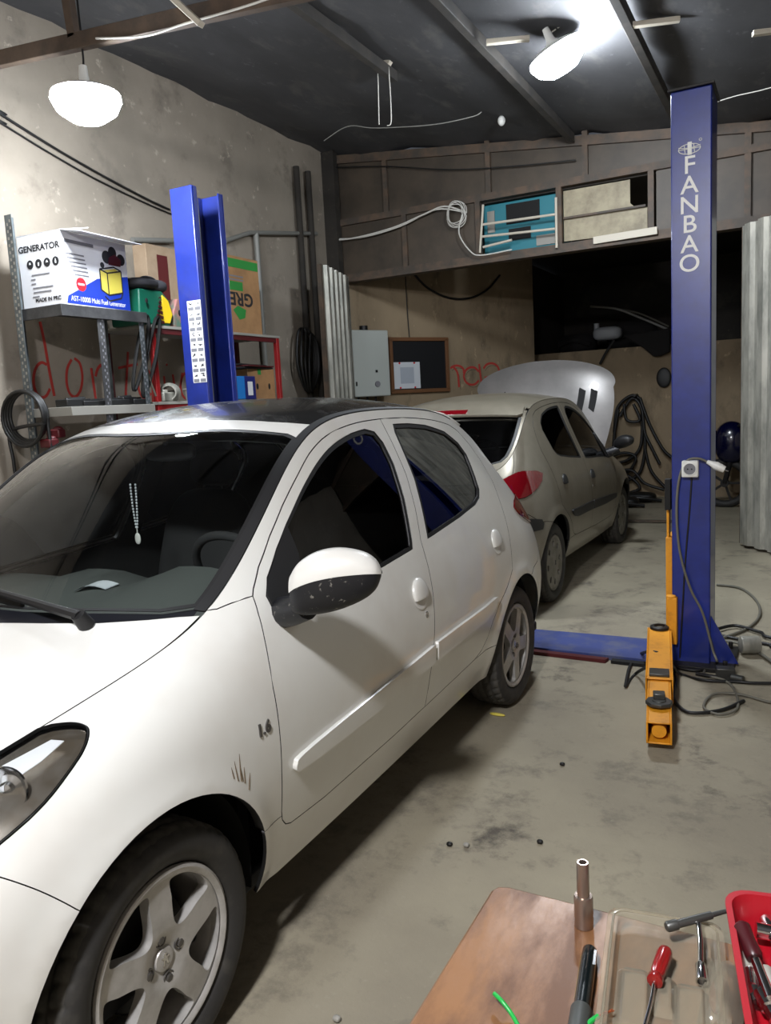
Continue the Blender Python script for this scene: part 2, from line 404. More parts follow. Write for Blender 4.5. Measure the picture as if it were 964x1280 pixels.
SAIL=[(7.26,5.1),(7.2,5.5),(7.22,5.9),(7.37,6.2),(7.66,6.41),(7.92,6.51),(7.86,6.0),(7.72,5.5),(7.58,4.97),(7.42,4.9),(7.32,4.95)]
WSC=(.36,.22)
HOODREAR=[(6.62,.995),(6.56,.93),(6.45,.84),(6.28,.68),(6.14,.47),(6.03,.27),(6.0,0)]
GLASSLOW=[(6.74,.957),(6.6,.85),(6.52,.68),(6.42,.47),(6.36,.27),(6.34,0)]
GLASSTOP=[(8.76,.957),(8.80,.9),(8.76,.55),(8.69,.2),(8.68,0)]
HDR=[(9.05,.957),(8.98,.75),(8.94,.46),(8.93,.2),(8.93,0)]
REARWIN=symT([(12.52,.93),(12.53,.32),(12.55,0)][::-1]+[(12.62,.955),(13.3,.965),(14.2,.96),(14.45,.93),(14.6,.82),(14.7,.5),(14.74,0)])
SIDES={
 'front_fender':AF_M+[(6.82,1.72)]+DF[3:]+[(6.76,6.76),(6.70,7.0),(6.2,7),(5.6,7),(5,7),(4.55,7)]+HL_LOW+BSEAM[::-1],
 'front_door':DF+DT+SPLIT+SILLTOP[::-1],
 'rear_door':SPLIT[::-1]+[(10.07,6.86)]+RT_+RR_+[(10.2,1.43)],
 'body_side':[(6.70,7),(6.76,6.76),(7.1,6.19)]+DT+RT_+RR_+[(11.15,1.48)]+AR_M+RSEAM+[(14.75,4.2)]+LAMP_LO+LAMP_UP+[(14.22,6.52),(14.0,7)]+[(s,7) for s in np.arange(13.5,6.8,-.5)],
 'sill':[AF_R[0],(6.82,1.72)]+[(6.84,1.62),(6.92,1.46),(7.03,1.38)]+SILLTOP+[(9.64,1.38),(10.2,1.43),(10.8,1.49),(11.15,1.48)]+AR_F+[(s,0) for s in np.arange(11,6.5,-.5)]+AF_R[::-1][:-1],
}
BUMPF=symS([(0,0),(.7,0),(1.4,0),(2,0),(2.5,0),(3,0),(3.4,0)]+AF_F[::-1]+BSEAM+HL_LOW[-1:]+HL_IN+[(1.2,7),(.6,7),(0,7)])
BUMPR=symS([(17,4.0),(15.5,4.0)]+RSEAM[::-1]+AR_R+[(14.2,0),(14.7,0),(15.2,0),(16,0),(17,0)],17.)
GATES=symS([(17,7),(16,7),(15,7),(14.5,7),(14.0,7),(14.22,6.52),(14.48,6.0)]+LAMP_IN+[(14.62,4.47),(14.75,4.2),(14.8,3.9),(15.5,4.0),(17,4.0)],17.)
GATET=symT([(12.24,0),(12.22,.5),(12.18,.985),(12.6,1),(13.2,1),(14,1),(14.6,1),(15.2,1),(16,1),(16.6,1),(16.6,0)])

# ------------------------------------------------------------------ wheels
def tyre_mb():
    prof=[(.205,.77),(.212,.782),(.225,.793),(.245,.800),(.262,.799),(.276,.792),(.286,.783),(.2915,.774)]
    prof=[(r,x) for r,x in prof]+[(.2935+.0035*math.sin(PI*i/21),.770-.132*i/21) for i in range(22)]+[(.2915,.634),(.286,.625),(.262,.612),(.235,.612),(.205,.63)]
    n=len(prof);seg=280;V=[];F=[]
    for k in range(seg):
        a=2*PI*k/seg
        for i,(r,x) in enumerate(prof):
            d=0
            if 8<=i<30:
                j=i-8
                if j in (4,5,10,11,16,17): d=.007
                elif (k+ (2 if j<11 else 0)+abs(j-11)//2)%7 in (0,1) : d=.005
            elif i in (6,7) and k%7 in (0,1): d=.004
            V.append((x,(r-d)*math.cos(a),.297+(r-d)*math.sin(a)))
    for k in range(seg):
        l=(k+1)%seg
        for i in range(n-1): F.append((k*n+i,k*n+i+1,l*n+i+1,l*n+i))
    mb=MB(); mb.add(V,F); return mb
WX=cols((0,1,0),(0,0,1),(1,0,0))   # disc plane (x,y) -> car (y,z), thickness -> outward
def circle(r,n=64,c=(0,0)): return [(c[0]+r*math.cos(2*PI*k/n),c[1]+r*math.sin(2*PI*k/n)) for k in range(n)]
def spokes(rot):
    holes=[]
    half=[(.074,0),(.082,11),(.105,18),(.140,22),(.168,25),(.179,22.5),(.1835,11),(.184,0)]
    for k in range(5):
        c=R(rot+36+72*k); pts=[(r,R(a)) for r,a in half]+[(r,-R(a)) for r,a in half[-2:0:-1]]
        holes.append(crom([(r*math.cos(c+a),r*math.sin(c+a)) for r,a in pts],3,True))
    return holes
def disc(poly,holes,dish,th,n=26):
    """wheel face: outline with openings, dished, with depth"""
    g=[(r*math.cos(a),r*math.sin(a)) for r in np.linspace(.02,.185,10) for a in np.arange(0,2*PI,2*PI/40)]
    g=np.array(g); k=inpoly(g,poly)
    for h in holes: k&=~inpoly(g,h)
    V,F=tri2d(poly,holes,g[k]); rr=np.hypot(V[:,0],V[:,1]); z=dish(rr); n=len(V)
    A=np.concatenate([np.column_stack([V,z]),np.column_stack([V*.995,z-th])])
    FF=list(F)+[tuple(i+n for i in reversed(f)) for f in F]
    cnt={(f[i],f[(i+1)%3]) for f in F for i in range(3)}
    FF+= [(a,a+n,b+n,b) for a,b in cnt if (b,a) not in cnt]
    mb=MB(); mb.add(A@WX.T,FF); return mb
LION=[(-.010,-.012),(-.004,-.012),(-.003,-.004),(.001,-.002),(.004,-.012),(.010,-.012),(.006,-.004),(.005,.002),(.011,.004),(.010,.007),(.004,.006),(.003,.010),(.006,.014),(-.001,.016),(-.006,.011),(-.004,.006),(-.009,.008),(-.011,.005),(-.005,.002),(-.006,-.004)]
def make_wheel(parent,side,yc,rot,style,M):
    """side +1 left, -1 right"""
    fl=lambda mb: mb if side>0 else mb_mirror(mb)
    o=np.array([.79,yc,.297])
    if style=='alloy':
        d=disc(circle(.188,90),spokes(rot),lambda r:.0-.016*np.exp(-(r/.05)**4)-.004*(r/.18)**2,.03)
    else:
        holes=[crom([(r*math.cos(R(a+45*k+rot)),r*math.sin(R(a+45*k+rot))) for r,a in [(.125,-5),(.145,-8),(.162,-7),(.168,0),(.162,7),(.145,8),(.125,5),(.118,0)]],3,True) for k in range(8)]
        d=disc(circle(.190,90),holes,lambda r:.0+.010*np.exp(-(r/.09)**4),.012)
    d.xf(o=o-np.array([.006,0,0]))
    rim=MB(); rim.lathe([(.186,-.008),(.192,-.002),(.199,.0),(.205,-.003),(.207,-.010),(.203,-.02),(.190,-.022),(.186,-.012)],o,(1,0,0),72)
    rim.lathe([(.190,-.016),(.178,-.05),(.172,-.14),(.185,-.165)],o,(1,0,0),72)
    d.add(rim.arr(),rim.f)
    w=build('wheel',fl(d),M['alloy' if style=='alloy' else 'hubcap'],parent,ang=35)
    t=tyre_mb(); t.xf(o=(0,yc,0)); ty=build('tyre',fl(t),M['tyre'],w,ang=60,label='black tyre'); ty.data.materials.append(M['tread']); nf=len(t.f)//280; ty.data.polygons.foreach_set('material_index',[1 if 6<=i%nf<31 else 0 for i in range(len(t.f))])
    b=MB(); b.lathe([(.0,-.075),(.125,-.075),(.13,-.08),(.13,-.098),(.0,-.098)],o,(1,0,0),40); b.cyl(o-np.array([.13,0,0]),o-np.array([.02,0,0]),.05)
    build('brake_disc',fl(b),M['dark_metal'],w)
    if style=='alloy':
        for k in range(4):
            a=R(90*k+rot-90+8); c=o+np.array([0,.051*math.cos(a),.051*math.sin(a)])
            q=MB(); q.lathe([(.0165,-.016),(.0165,-.0115),(.0135,-.0115),(.0125,-.017)],c,(1,0,0),20); q.lathe([(.0105,-.02),(.0105,-.010),(.008,-.008),(.0,-.008)],c,(1,0,0),6)
            build('lug_bolt',fl(q),M['bolt'],w)
        c=MB(); c.lathe([(.0285,-.03),(.0285,-.016),(.026,-.0125),(.0,-.011)],o,(1,0,0),32)
        cc=build('centre_cap',fl(c),M['alloy'],w)
        l=MB(); l.prism([(x*1.05,y*1.05) for x,y in LION],.0018,WX,o+np.array([-.0115,0,0])); build('emblem',fl(l),M['chrome'],w)
    else:
        l=MB(); l.prism([(x*1.3,y*1.3) for x,y in LION],.002,WX,o+np.array([.004,0,0])); build('emblem',fl(l),M['dark_metal'],w)
    return w
def seat(parent,x,y,M,wid=.48):
    s=MB(); s.ell((x,y,.52),(wid/2,.27,.10),nu=24,nv=10,p=.55); c=build('seat',s,M['seat'],parent)
    b=MB(); b.ell((0,0,0),(wid/2,.075,.33),rot=rotm(rx=R(-18)),nu=24,nv=14,p=.6); b.xf(o=(x,y+.34,.86)); build('backrest',b,M['seat'],c)
    h=MB(); h.ell((0,0,0),(.13,.05,.085),rot=rotm(rx=R(-12)),p=.65); h.xf(o=(x,y+.46,1.27)); h.cyl((x-.05,y+.42,1.1),(x-.05,y+.45,1.24),.006); h.cyl((x+.05,y+.42,1.1),(x+.05,y+.45,1.24),.006)
    build('headrest',h,M['seat'],c)
def make_car(name,label,loc,rz,P,M,wheel_style,rots,hood_angle=0,roof=None,silver=False):
    car=thing(name,label,'car',loc,None,rz,local=True)
    def both(nm,p,m,parents=None,**k):
        seam_=[m,M['rubber']] if m is P and nm!='side_moulding' else m  # panel edges in seal black, also painting in the shade of deep gaps
        a=raw(nm,p[0],p[1],seam_,parents[0] if parents else car,p[2],mi=p[3] if seam_ is not m else None,**k); q=mirror(p)
        b=raw(nm,q[0],q[1],seam_,parents[1] if parents else car,q[2],mi=p[3] if seam_ is not m else None,**k)
        for o in (a,b): ORG[o.name]=np.zeros(3)
        return a,b
    def one(nm,p,m,par=None,**k):
        seam_=[m,M['rubber']] if m is P and nm!='spoiler' else m
        o=raw(nm,p[0],p[1],seam_,par or car,p[2],mi=p[3] if seam_ is not m else None,**k); ORG[o.name]=np.zeros(3); return o
    def bothmb(nm,mb,m,parents=None,**k):
        return build(nm,mb,m,parents[0] if parents else car,**k),build(nm,mb_mirror(mb),m,parents[1] if parents else car,**k)
    lining=dict(gap=0,fl=0,step=(.3,.5),fine=.06)
    # ---- sides
    fen=both('front_fender',panel(SIDES['front_fender'],gap=.0016,fl=.03),P)
    fd=both('front_door',panel(SIDES['front_door'],[WINF],fl=.025),P)
    rd=both('rear_door',panel(SIDES['rear_door'],[WINR],fl=.025),P)
    bs=both('body_side',panel(SIDES['body_side'],fl=.025),P)
    both('sill',panel(SIDES['sill'],gap=.0012),P)
    both('door_lining',panel(SIDES['front_door'],[inset(WINF,-.004,WSC)],off=-.035,**lining),M['lining'],fd)
    both('door_lining',panel(SIDES['rear_door'],[inset(WINR,-.004,WSC)],off=-.035,**lining),M['lining'],rd)
    both('pillar_lining',panel([(7.0,6.9)]+[(a,b-.06) for a,b in DT+RT_]+RR_[:5]+[(13.2,4.9),(14,5.3),(14.2,6.9)],off=-.03,**lining),M['lining'],bs)
    for W,d in ((WINF,fd),(WINR,rd)):
        both('window_seal',panel(W,[inset(W,.013,WSC)],off=-.002,gap=0,fl=.012,fine=.02),M['rubber'],d,label='black rubber window seal')
        both('side_window',panel(inset(W,.010,WSC),off=-.008,gap=0,fl=0),M['side_glass'],d,label='dark tinted side window')
    both('mirror_sail',panel(SAIL,off=.004,gap=.001,fl=.01),M['trim'],fd,label='black triangular trim at the mirror foot')
    mA=crom([(6.99,2.5),(7.0,2.62),(7.14,2.72),(8.1,2.82),(9.2,2.92),(9.70,2.97)],4); mB=crom([(9.70,2.53),(8.65,2.44),(7.59,2.42),(7.03,2.45)],4)
    mc,ml=(M['trim'],'black side moulding') if silver else (P,None)
    mk=dict(gap=.0,fl=.017,step=(.2,.12),fine=.02)
    both('side_moulding',panel([tuple(q) for q in mA]+[tuple(q) for q in mB],off=.015,**mk),mc,fd,label=ml)
    mA=crom([(9.76,2.98),(10.4,2.98),(10.93,2.97),(11.3,2.99),(11.36,2.95)],4); mB=crom([(11.3,2.78),(11.02,2.58),(10.4,2.56),(9.76,2.54)],4)
    both('side_moulding',panel([tuple(q) for q in mA]+[tuple(q) for q in mB],off=.015,**mk),mc,rd,label=ml)
    for (s,t),d in (((9.57,4.15),fd),((11.62,4.2),rd)):
        c=S(s,t); n=nrm(S,np.array(s),np.array(t)); ex=np.array([0,1.,0]); ex-=n*ex@n; ex/=np.linalg.norm(ex); ey=np.cross(n,ex); FM=cols(ex,ey,n)
        dish=MB(); dish.lathe([(.062,.001),(.058,.0025),(.053,.0015),(.0,.001)],c,n,32)
        hb=MB(); V=[];F=[]
        nu,nv=28,8
        for i in range(nv+1):
            for k in range(nu):
                a=2*PI*k/nu; rr=.056*math.cos(i/nv*PI/2*.97); x,y=rr*math.cos(a),rr*math.sin(a)
                y=max(y,-.022); V.append((x,y,.020*math.sin(i/nv*PI/2)**.7+.001))
        for i in range(nv):
            for k in range(nu): F.append((i*nu+k,i*nu+(k+1)%nu,(i+1)*nu+(k+1)%nu,(i+1)*nu+k))
        F.append(tuple(nv*nu+k for k in range(nu)))
        hb.add(np.array(V)@FM.T+c,F)
        a,b=bothmb('door_handle',hb,M['trim'] if silver else P,d)
        bothmb('handle_recess',dish,P,d)
    c=S(9.63,3.66); n=nrm(S,np.array(9.63),np.array(3.66)); q=MB(); q.lathe([(.012,-.002),(.012,.002),(.009,.0025),(.0,.001)],c,n,20); bothmb('keyhole',q,M['chrome'],fd)
    # ---- wheel wells
    for yc in (0,2.442):
        w=MB(); a=np.linspace(R(-10),R(190),40); V=[];F=[]
        for th in a:
            for x in (.40,.60,.738): V.append((x,yc+.368*math.cos(th),.305+.368*math.sin(th)))
        for i in range(39):
            for j in range(2): F.append((i*3+j,i*3+j+1,i*3+j+4,i*3+j+3))
        w.add(V,F); w.lathe([(.0,0),(.368,0)],(.40,yc,.305),(1,0,0),40)
        bothmb('wheel_well',w,M['black'])
    # ---- top
    TS=dict(f=T,step=(.12,.06),sc=(.25,.6))
    hp=panel(symT([(.3,1),(.8,1),(1.4,1),(2,1),(3,1),(4,1),(5,1),(6,1)]+HOODREAR),**TS)
    vents=[panel([(3.5,sg*a),(4.4,sg*(a-.03)),(4.55,sg*(a+.05)),(3.65,sg*(a+.09))],f=T,off=.003,gap=0,fl=.003,step=(.2,.1),sc=(.25,.6)) for sg in (1,-1) for a in (.52,.68)] if silver else []
    ul=panel(symT([(.5,.97),(1,.97),(2,.97),(3,.97),(4,.97),(5,.97),(6,.97)]+[(a-.1,b*.97) for a,b in HOODREAR]),f=T,off=-.02,gap=0,fl=0,step=(.4,.15),sc=(.25,.6),fine=.08)
    def swing(p):
        if not hood_angle: return p
        c,s=math.cos(hood_angle),math.sin(hood_angle); o=np.array([0,.16,.985]); Q=np.array([[1,0,0],[0,c,s],[0,-s,c]])
        V=p[0].copy(); V[:,0]*=1+.42*np.clip((.15-V[:,1])/.55,0,1)+.45*np.clip((-.36-V[:,1])/.25,0,1); V[:,1]=.15+(V[:,1]-.15)*1.12
        return (V-o)@Q.T+o,p[1],p[2]@Q.T,p[3]
    hood=one('hood',swing(hp),M['bonnet_grey'] if silver else P); one('hood_liner',swing(ul),M['black'] if not silver else P,hood)
    for v in vents: one('hood_vent',swing(v),M['black'],hood,label='dark slot in the bonnet')
    lo=[(6.56,.965),(6.5,.88),(6.38,.78),(6.22,.64),(6.08,.45),(5.97,.25),(5.94,0)]
    cw=symT(lo)+[(a+.02,b) for a,b in symT(GLASSLOW)][::-1]
    one('cowl',panel(cw,off=-.016,**dict(TS,gap=0,fl=0)),M['cowl'],label='black plastic cowl')
    one('windshield',panel(symT(GLASSLOW[::-1]+GLASSTOP),off=-.003,**dict(TS,gap=0,fl=0)),M['wind_glass'],label='clear windshield')
    e=.035
    one('windshield_seal',panel(symT(GLASSLOW[::-1]+GLASSTOP),[symT([(a+.03,b*.985) for a,b in GLASSLOW[::-1]]+[(a-.03,b*.985) for a,b in GLASSTOP])],off=-.001,**dict(TS,gap=-.001,fl=.004)),M['rubber'],label='black rubber windshield seal')
    g=both('gutter_trim',panel([(6.68,.957)]+[(s,.957) for s in np.arange(7,12.1,.5)]+[(12.05,.957),(12.05,1.0)]+[(s,1.0) for s in np.arange(12,6.9,-.5)]+[(6.68,1.0)],off=.003,**dict(TS,gap=.0005,fl=.008,step=(.15,.02))),M['trim'] if not silver else P)
    hd=symT(GLASSTOP); ht=symT(HDR); one('roof_header',panel(hd+ht[::-1],**dict(TS,gap=.0015)),P)
    one('roof',panel(ht+symT([(12.16,.957),(12.18,.5),(12.2,0)])[::-1],**dict(TS,gap=.0015)),roof or P,label=None if silver else 'gloss black roof skin')
    one('headliner',panel(symT([(8.85,.93),(8.78,.5),(8.75,0)])+symT([(12.3,.93),(12.4,0)])[::-1],off=-.05,**dict(TS,gap=0,fl=0,step=(.4,.2))),M['lining'])
    gate=one('tailgate',join(panel(GATES),panel(GATET,[REARWIN],**TS)),P)
    one('rear_window',panel(REARWIN,off=-.006,**dict(TS,gap=0,fl=0)),M['side_glass'],gate,label='dark rear window')
    one('window_seal',panel(REARWIN,[inset(REARWIN,.02,(.25,.6))],off=.001,**dict(TS,gap=0,fl=.006)),M['rubber'],gate)
    # spoiler lip over the rear window, with the brake light bar
    sp=panel(symT([(12.0,0),(12.0,.5),(12.02,.93),(12.5,.96),(12.62,.9),(12.66,.5),(12.66,0)]),off=.022,**dict(TS,gap=0,fl=.020)); one('spoiler',sp,P,gate)
    bl=panel(symT([(12.46,.0),(12.46,.24),(12.62,.24),(12.62,.0)]),off=.027,**dict(TS,gap=0,fl=.02,step=(.1,.05))); one('brake_light',bl,M['red_lens'],gate,label='red high brake light')
    wi=MB(); base=T(np.array(14.75),np.array(0.)); tip=T(np.array(14.45),np.array(-.62)); wi.cyl(base+np.array([0,.03,.0]),base+np.array([0,.05,.03]),.02); wi.tube([base+np.array([0,.045,.03]),(base+tip)/2+np.array([0,.03,.02]),tip+np.array([0,.02,.012])],[.009,.007,.004]); build('rear_wiper',wi,M['trim'],gate)
    # ---- bumpers, lamps
    fb=one('front_bumper',panel(BUMPF,gap=.0009),P)
    one('grille',panel(symS([(0,.9),(.8,.9),(1.5,1.1),(1.75,1.7),(1.5,2.5),(.8,2.7),(0,2.75)]),off=.003,gap=0,fl=.01),M['black'],fb)
    rb=one('rear_bumper',panel(BUMPR),P)
    if silver:
        one('bumper_strip',panel(symS([(17,3.5),(15.2,3.5),(14.3,3.42),(13.72,3.22),(13.62,3.0),(13.7,2.78),(14.29,2.85),(15.2,2.9),(17,2.9)],17.),off=.016,gap=0,fl=.02),M['trim'],rb,label='black bumper strip')
    lp=[tuple(q) for q in HL_LOW]+HL_IN+[(2.4,7),(3,7),(3.6,7),(4.2,7),(4.5,7)]
    hl=both('headlight',panel(lp,off=.004,gap=.003,fl=.0),M['lens'],label='clear headlight')
    both('lamp_surround',panel(lp,[inset(lp,.0055,(.3,.14))],off=.0045,gap=.0015,fl=.006),M['trim'],hl)
    both('reflector',panel(inset(lp,.006,(.3,.14)),off=-.014,gap=0,fl=-.012),M['reflector'],hl)
    for cc,rr in (((3.05,5.75),.075),((3.95,5.95),.05)):
        c=S(*cc)-nrm(S,np.array(cc[0]),np.array(cc[1]))*.016; q=MB(); q.lathe([(rr,.012),(rr*.96,.016),(rr*.9,.006),(rr*.6,-.008),(rr*.35,-.004),(rr*.25,.004),(0,.008)],c,(.45,-.85,.25),32)
        bothmb('lamp_bowl',q,M['chrome'],hl)
    st=panel([(2.8,6.55),(4.1,6.7),(4.5,6.55),(4.55,6.25),(4.3,6.1),(2.8,5.95)],off=-.012,gap=0,fl=.012); both('glint_bar',st,M['glint_white'],hl)  # white bar paints in the bright specular band along the lamp's top
    tl=LAMP_LO+LAMP_UP+LAMP_IN
    t_=both('tail_light',panel(tl,off=.007,gap=.002,fl=.02),M['red_lens'],label='red tail light')
    # ---- floor pan and cabin
    fp=MB(); fp.box((0,1.2,.24),(1.44,3.6,.05)); fp.box((0,1.25,.33),(.3,2.2,.14)); build('floor_pan',fp,M['black'],car,bev=.01)
    fw=MB(); fw.box((0,.42,.6),(1.36,.04,.68)); build('bulkhead',fw,M['black'],car)
    V=[];F=[]; xs=np.linspace(-.68,.68,25); pr=[(.16,.93),(.30,.965),(.5,.985),(.66,.975),(.76,.93),(.80,.82),(.78,.6)]
    for x in xs:
        for y,z in pr:
            h=.075*math.exp(-((x-.36)/.16)**4)*math.exp(-((y-.62)/.13)**2)+.055*math.exp(-((x+.02)/.17)**4)*math.exp(-((y-.60)/.11)**2)
            V.append((x,y-.10*(abs(x)/.68)**2*-1+(-.0),z+h-.03*(abs(x)/.68)**3))
    n=len(pr)
    for i in range(24):
        for j in range(n-1): F.append((i*n+j,(i+1)*n+j,(i+1)*n+j+1,i*n+j+1))
    d=MB(); d.add(V,F); build('dashboard',d,M['dash'],car)
    wh=MB(); c=np.array([.36,.90,.96]); ax=np.array([0,.85,.52]); ax/=np.linalg.norm(ax); X,Y,D=frame_for(ax)
    wh.tube([c+.185*(math.cos(a)*X+math.sin(a)*Y) for a in np.linspace(0,2*PI,48,endpoint=False)],.015,10,True)
    wh.ell(c-ax*.02,(.06,.06,.03),rot=cols(X,Y,D)); 
    for a in (0,PI,PI*1.5): wh.bar(c,c+.18*(math.cos(a)*X+math.sin(a)*Y),.03,.012,up=ax)
    wh.cyl(c,c-ax*.25,.03); build('steering_wheel',wh,M['seat'],car)
    seat(car,.36,1.18,M); seat(car,-.36,1.18,M)
    rs=MB(); rs.ell((0,1.98,.55),(.6,.25,.11),p=.5); rs.ell((0,0,0),(.6,.08,.3),rot=rotm(rx=R(-20)),p=.5); rs.v[-1]=rs.v[-1]+np.array([0,2.28,.85]); build('rear_seat',rs,M['seat'],car)
    rm=MB(); rm.ell((0,.98,1.385),(.12,.022,.035),p=.6); rm.cyl((0,.98,1.40),(0,.93,1.47),.012); build('rear_view_mirror',rm,M['trim'],car)
    # ---- mirrors
    A=np.array([.842,.503,0]);B=np.array([1.062,.592,0]); ax=(B-A)/np.linalg.norm(B-A); dd=np.array([-ax[1],ax[0],0])
    stn=crom([(0,1.030,.050,.040),(.1,1.042,.070,.055),(.3,1.056,.082,.062),(.55,1.066,.080,.060),(.8,1.072,.062,.050),(.94,1.074,.038,.035),(1.0,1.075,.008,.012)],4)
    nu=44;V=[];F=[]
    if silver: stn=[(u,zc,hh*.72,dp) for u,zc,hh,dp in stn]; B=A+(B-A)*.75
    for u,zc,hh,dp in stn:
        for k in range(nu):
            a=2*PI*k/nu; g=lambda t:math.copysign(abs(t)**.8,t)
            V.append(A+(B-A)*u+dd*(g(math.cos(a))*dp)+np.array([0,0,zc+g(math.sin(a))*hh]))
    for i in range(len(stn)-1):
        for k in range(nu): F.append((i*nu+k,(i+1)*nu+k,(i+1)*nu+(k+1)%nu,i*nu+(k+1)%nu))
    F.append(tuple(range(nu))); F.append(tuple((len(stn)-1)*nu+k for k in range(nu-1,-1,-1)))
    V=np.array(V)
    up=[f for f in F if len(f)==4 and (f[0]%nu<21 or f[0]%nu>=43)]; us=set(up); dn=[f for f in F if f not in us]
    b=MB(); b.add(V,dn); b.tube([(.76,.56,.955),(.82,.53,.975),(.87,.52,.995)],[.045,.042,.04],14)
    sm=bothmb('side_mirror',b,M['mirror_black'],label='black lower mirror shell and foot')
    cmb=MB(); cmb.add((V-V.mean(0))*1.02+V.mean(0),up); bothmb('mirror_cap',cmb,M['trim'] if silver else P,sm)
    # ---- wipers
    if not silver:
        for x0,x1 in ((.43,-.24),(-.25,-.62)):
            v0=x0/.66; v1=x1/.66; p0=T(np.array(6.20),np.array(v0)); p1=T(np.array(6.62),np.array(v1))
            up_=np.array([0,-.02,.03]); w=MB(); w.cyl(p0+up_*.0,p0+up_*1.2,.022,.018); w.tube([p0+up_,(p0+p1)/2+up_*1.3,p1+up_*.7],[.014,.010,.006]); w.bar(p1+(p0-p1)*.62+up_*.45,p1-(p0-p1)*.12+up_*.35,.012,.02); build('wiper',w,M['trim'],car)
    # ---- wheels
    for (yc,sd),r in zip(((0,1),(2.442,1),(0,-1),(2.442,-1)),rots): make_wheel(car,sd,yc,r,wheel_style,M)
    return car,fen
# ------------------------------------------------------------------ the materials
M={}
M['white']=mat('white_paint',(.83,.83,.81),.28,col2=(.80,.79,.765),scale=2.2,lo=.45,hi=.7,coat=.6)
M['beige']=mat('champagne_paint',(.50,.475,.42),.36,metal=.35,col2=(.45,.425,.37),scale=3,coat=.5)
M['bonnet_grey']=mat('bonnet_grey',(.47,.455,.445),.36,metal=.3,col2=(.42,.41,.40),scale=3,coat=.4)
M['roofblack']=mat('black_roof',(.085,.085,.085),.22,col2=(.16,.155,.145),scale=5,lo=.5,hi=.75,rough2=.45,coat=.3)
M['trim']=mat('black_trim',(.09,.09,.095),.5)
M['rubber']=mat('rubber',(.035,.035,.038),.55)
M['black']=mat('matt_black',(.03,.03,.03),.8)
M['lining']=mat('lining',(.11,.11,.11),.85)
M['seat']=mat('seat_cloth',(.16,.16,.165),.9)
M['dash']=mat('dash_plastic',(.33,.345,.335),.6)
M['cowl']=mat('cowl_plastic',(.07,.075,.10),.45)
M['side_glass']=glass('tinted_glass',(.30,.31,.32),.015,1.55,.9)
M['wind_glass']=glass('wind_glass',(.93,.95,.94),.02,1.45)
M['lens']=glass('clear_lens',(.93,.94,.95),.02,1.5)
M['clear']=glass('clear_plastic',(.95,.94,.91),.10,1.4)
_nt=M['clear'].node_tree; _o=[n for n in _nt.nodes if n.type=='OUTPUT_MATERIAL'][0]; _m=[n for n in _nt.nodes if n.type=='MIX_SHADER'][0]
_d=_nt.nodes.new('ShaderNodeBsdfDiffuse'); _d.inputs['Color'].default_value=lin((.64,.61,.54)); _m2=_nt.nodes.new('ShaderNodeMixShader'); _m2.inputs['Fac'].default_value=.26
_nt.links.new(_m.outputs[0],_m2.inputs[1]); _nt.links.new(_d.outputs[0],_m2.inputs[2]); _nt.links.new(_m2.outputs[0],_o.inputs['Surface'])
M['red_lens']=mat('red_lens',(.40,.02,.06),.08,coat=.5,emit=None)
M['reflector']=mat('reflector',(.66,.63,.58),.2,metal=.75,col2=(.52,.47,.40),scale=7)
M['glint_white']=mat('glint_white',(.88,.88,.87),.25,coat=.5)
M['chrome']=mat('chrome',(.86,.86,.86),.12,metal=1)
M['alloy']=mat('alloy',(.69,.68,.665),.36,metal=.35,col2=(.62,.61,.59),scale=14)
M['hubcap']=mat('hubcap',(.50,.49,.46),.45,metal=.3,col2=(.40,.39,.35),scale=9)
M['bolt']=mat('bolt',(.38,.37,.36),.4,metal=.7)
M['dark_metal']=mat('dark_metal',(.16,.155,.15),.5,metal=.6)
M['tyre']=mat('tyre',(.14,.135,.13),.65,col2=(.24,.23,.21),scale=14,lo=.5,hi=.8)
M['tread']=mat('dusty_tread',(.27,.26,.24),.8,col2=(.20,.195,.18),scale=20)
M['mirror_black']=mat('mirror_black',(.055,.06,.08),.45,col2=(.40,.39,.37),scale=60,lo=.62,hi=.66)
M['white_plastic']=mat('white_plastic',(.86,.86,.84),.4)
M['blue']=mat('lift_blue',(.10,.17,.50),.35,col2=(.085,.145,.42),scale=4,coat=.3)
M['bluefloor']=mat('worn_blue',(.20,.25,.47),.6,col2=(.36,.37,.44),scale=7,lo=.45,hi=.75)
M['yellow']=mat('lift_yellow',(.86,.58,.12),.5,col2=(.70,.45,.10),scale=9,lo=.5,hi=.75)
M['steel']=mat('slotted_steel',(.40,.43,.44),.5,metal=.5,col2=(.30,.32,.33),scale=10)
M['redframe']=mat('red_frame',(.55,.08,.09),.5)
M['dkred']=mat('dark_red',(.30,.05,.07),.5)
M['greysheet']=mat('shelf_sheet',(.17,.17,.175),.6,col2=(.26,.26,.26),scale=6)
M['paleboard']=mat('shelf_pale',(.55,.54,.51),.6)
M['card']=mat('cardboard',(.62,.47,.31),.85,col2=(.55,.41,.27),scale=5)
M['whitecard']=mat('white_card',(.84,.84,.85),.6)
M['ink']=mat('ink',(.10,.10,.11),.7)
M['inkgrey']=mat('ink_grey',(.45,.45,.47),.7)
M['printblue']=mat('print_blue',(.08,.20,.62),.5)
M['printred']=mat('print_red',(.80,.10,.15),.5)
M['printyellow']=mat('print_yellow',(.78,.72,.30),.5)
M['green']=mat('green_plastic',(.06,.36,.28),.45)
M['yellowp']=mat('yellow_plastic',(.88,.75,.10),.45)
M['printgreen']=mat('print_green',(.15,.50,.20),.6)
M['skyblue']=mat('blue_carton',(.10,.45,.75),.5)
M['navy']=mat('navy_carton',(.10,.12,.40),.5)
M['paint_red']=mat('spray_red',(.66,.20,.17),.8)
M['paint_dark']=mat('spray_dark',(.14,.07,.06),.8)
M['boiler']=mat('boiler_white',(.66,.68,.66),.4)
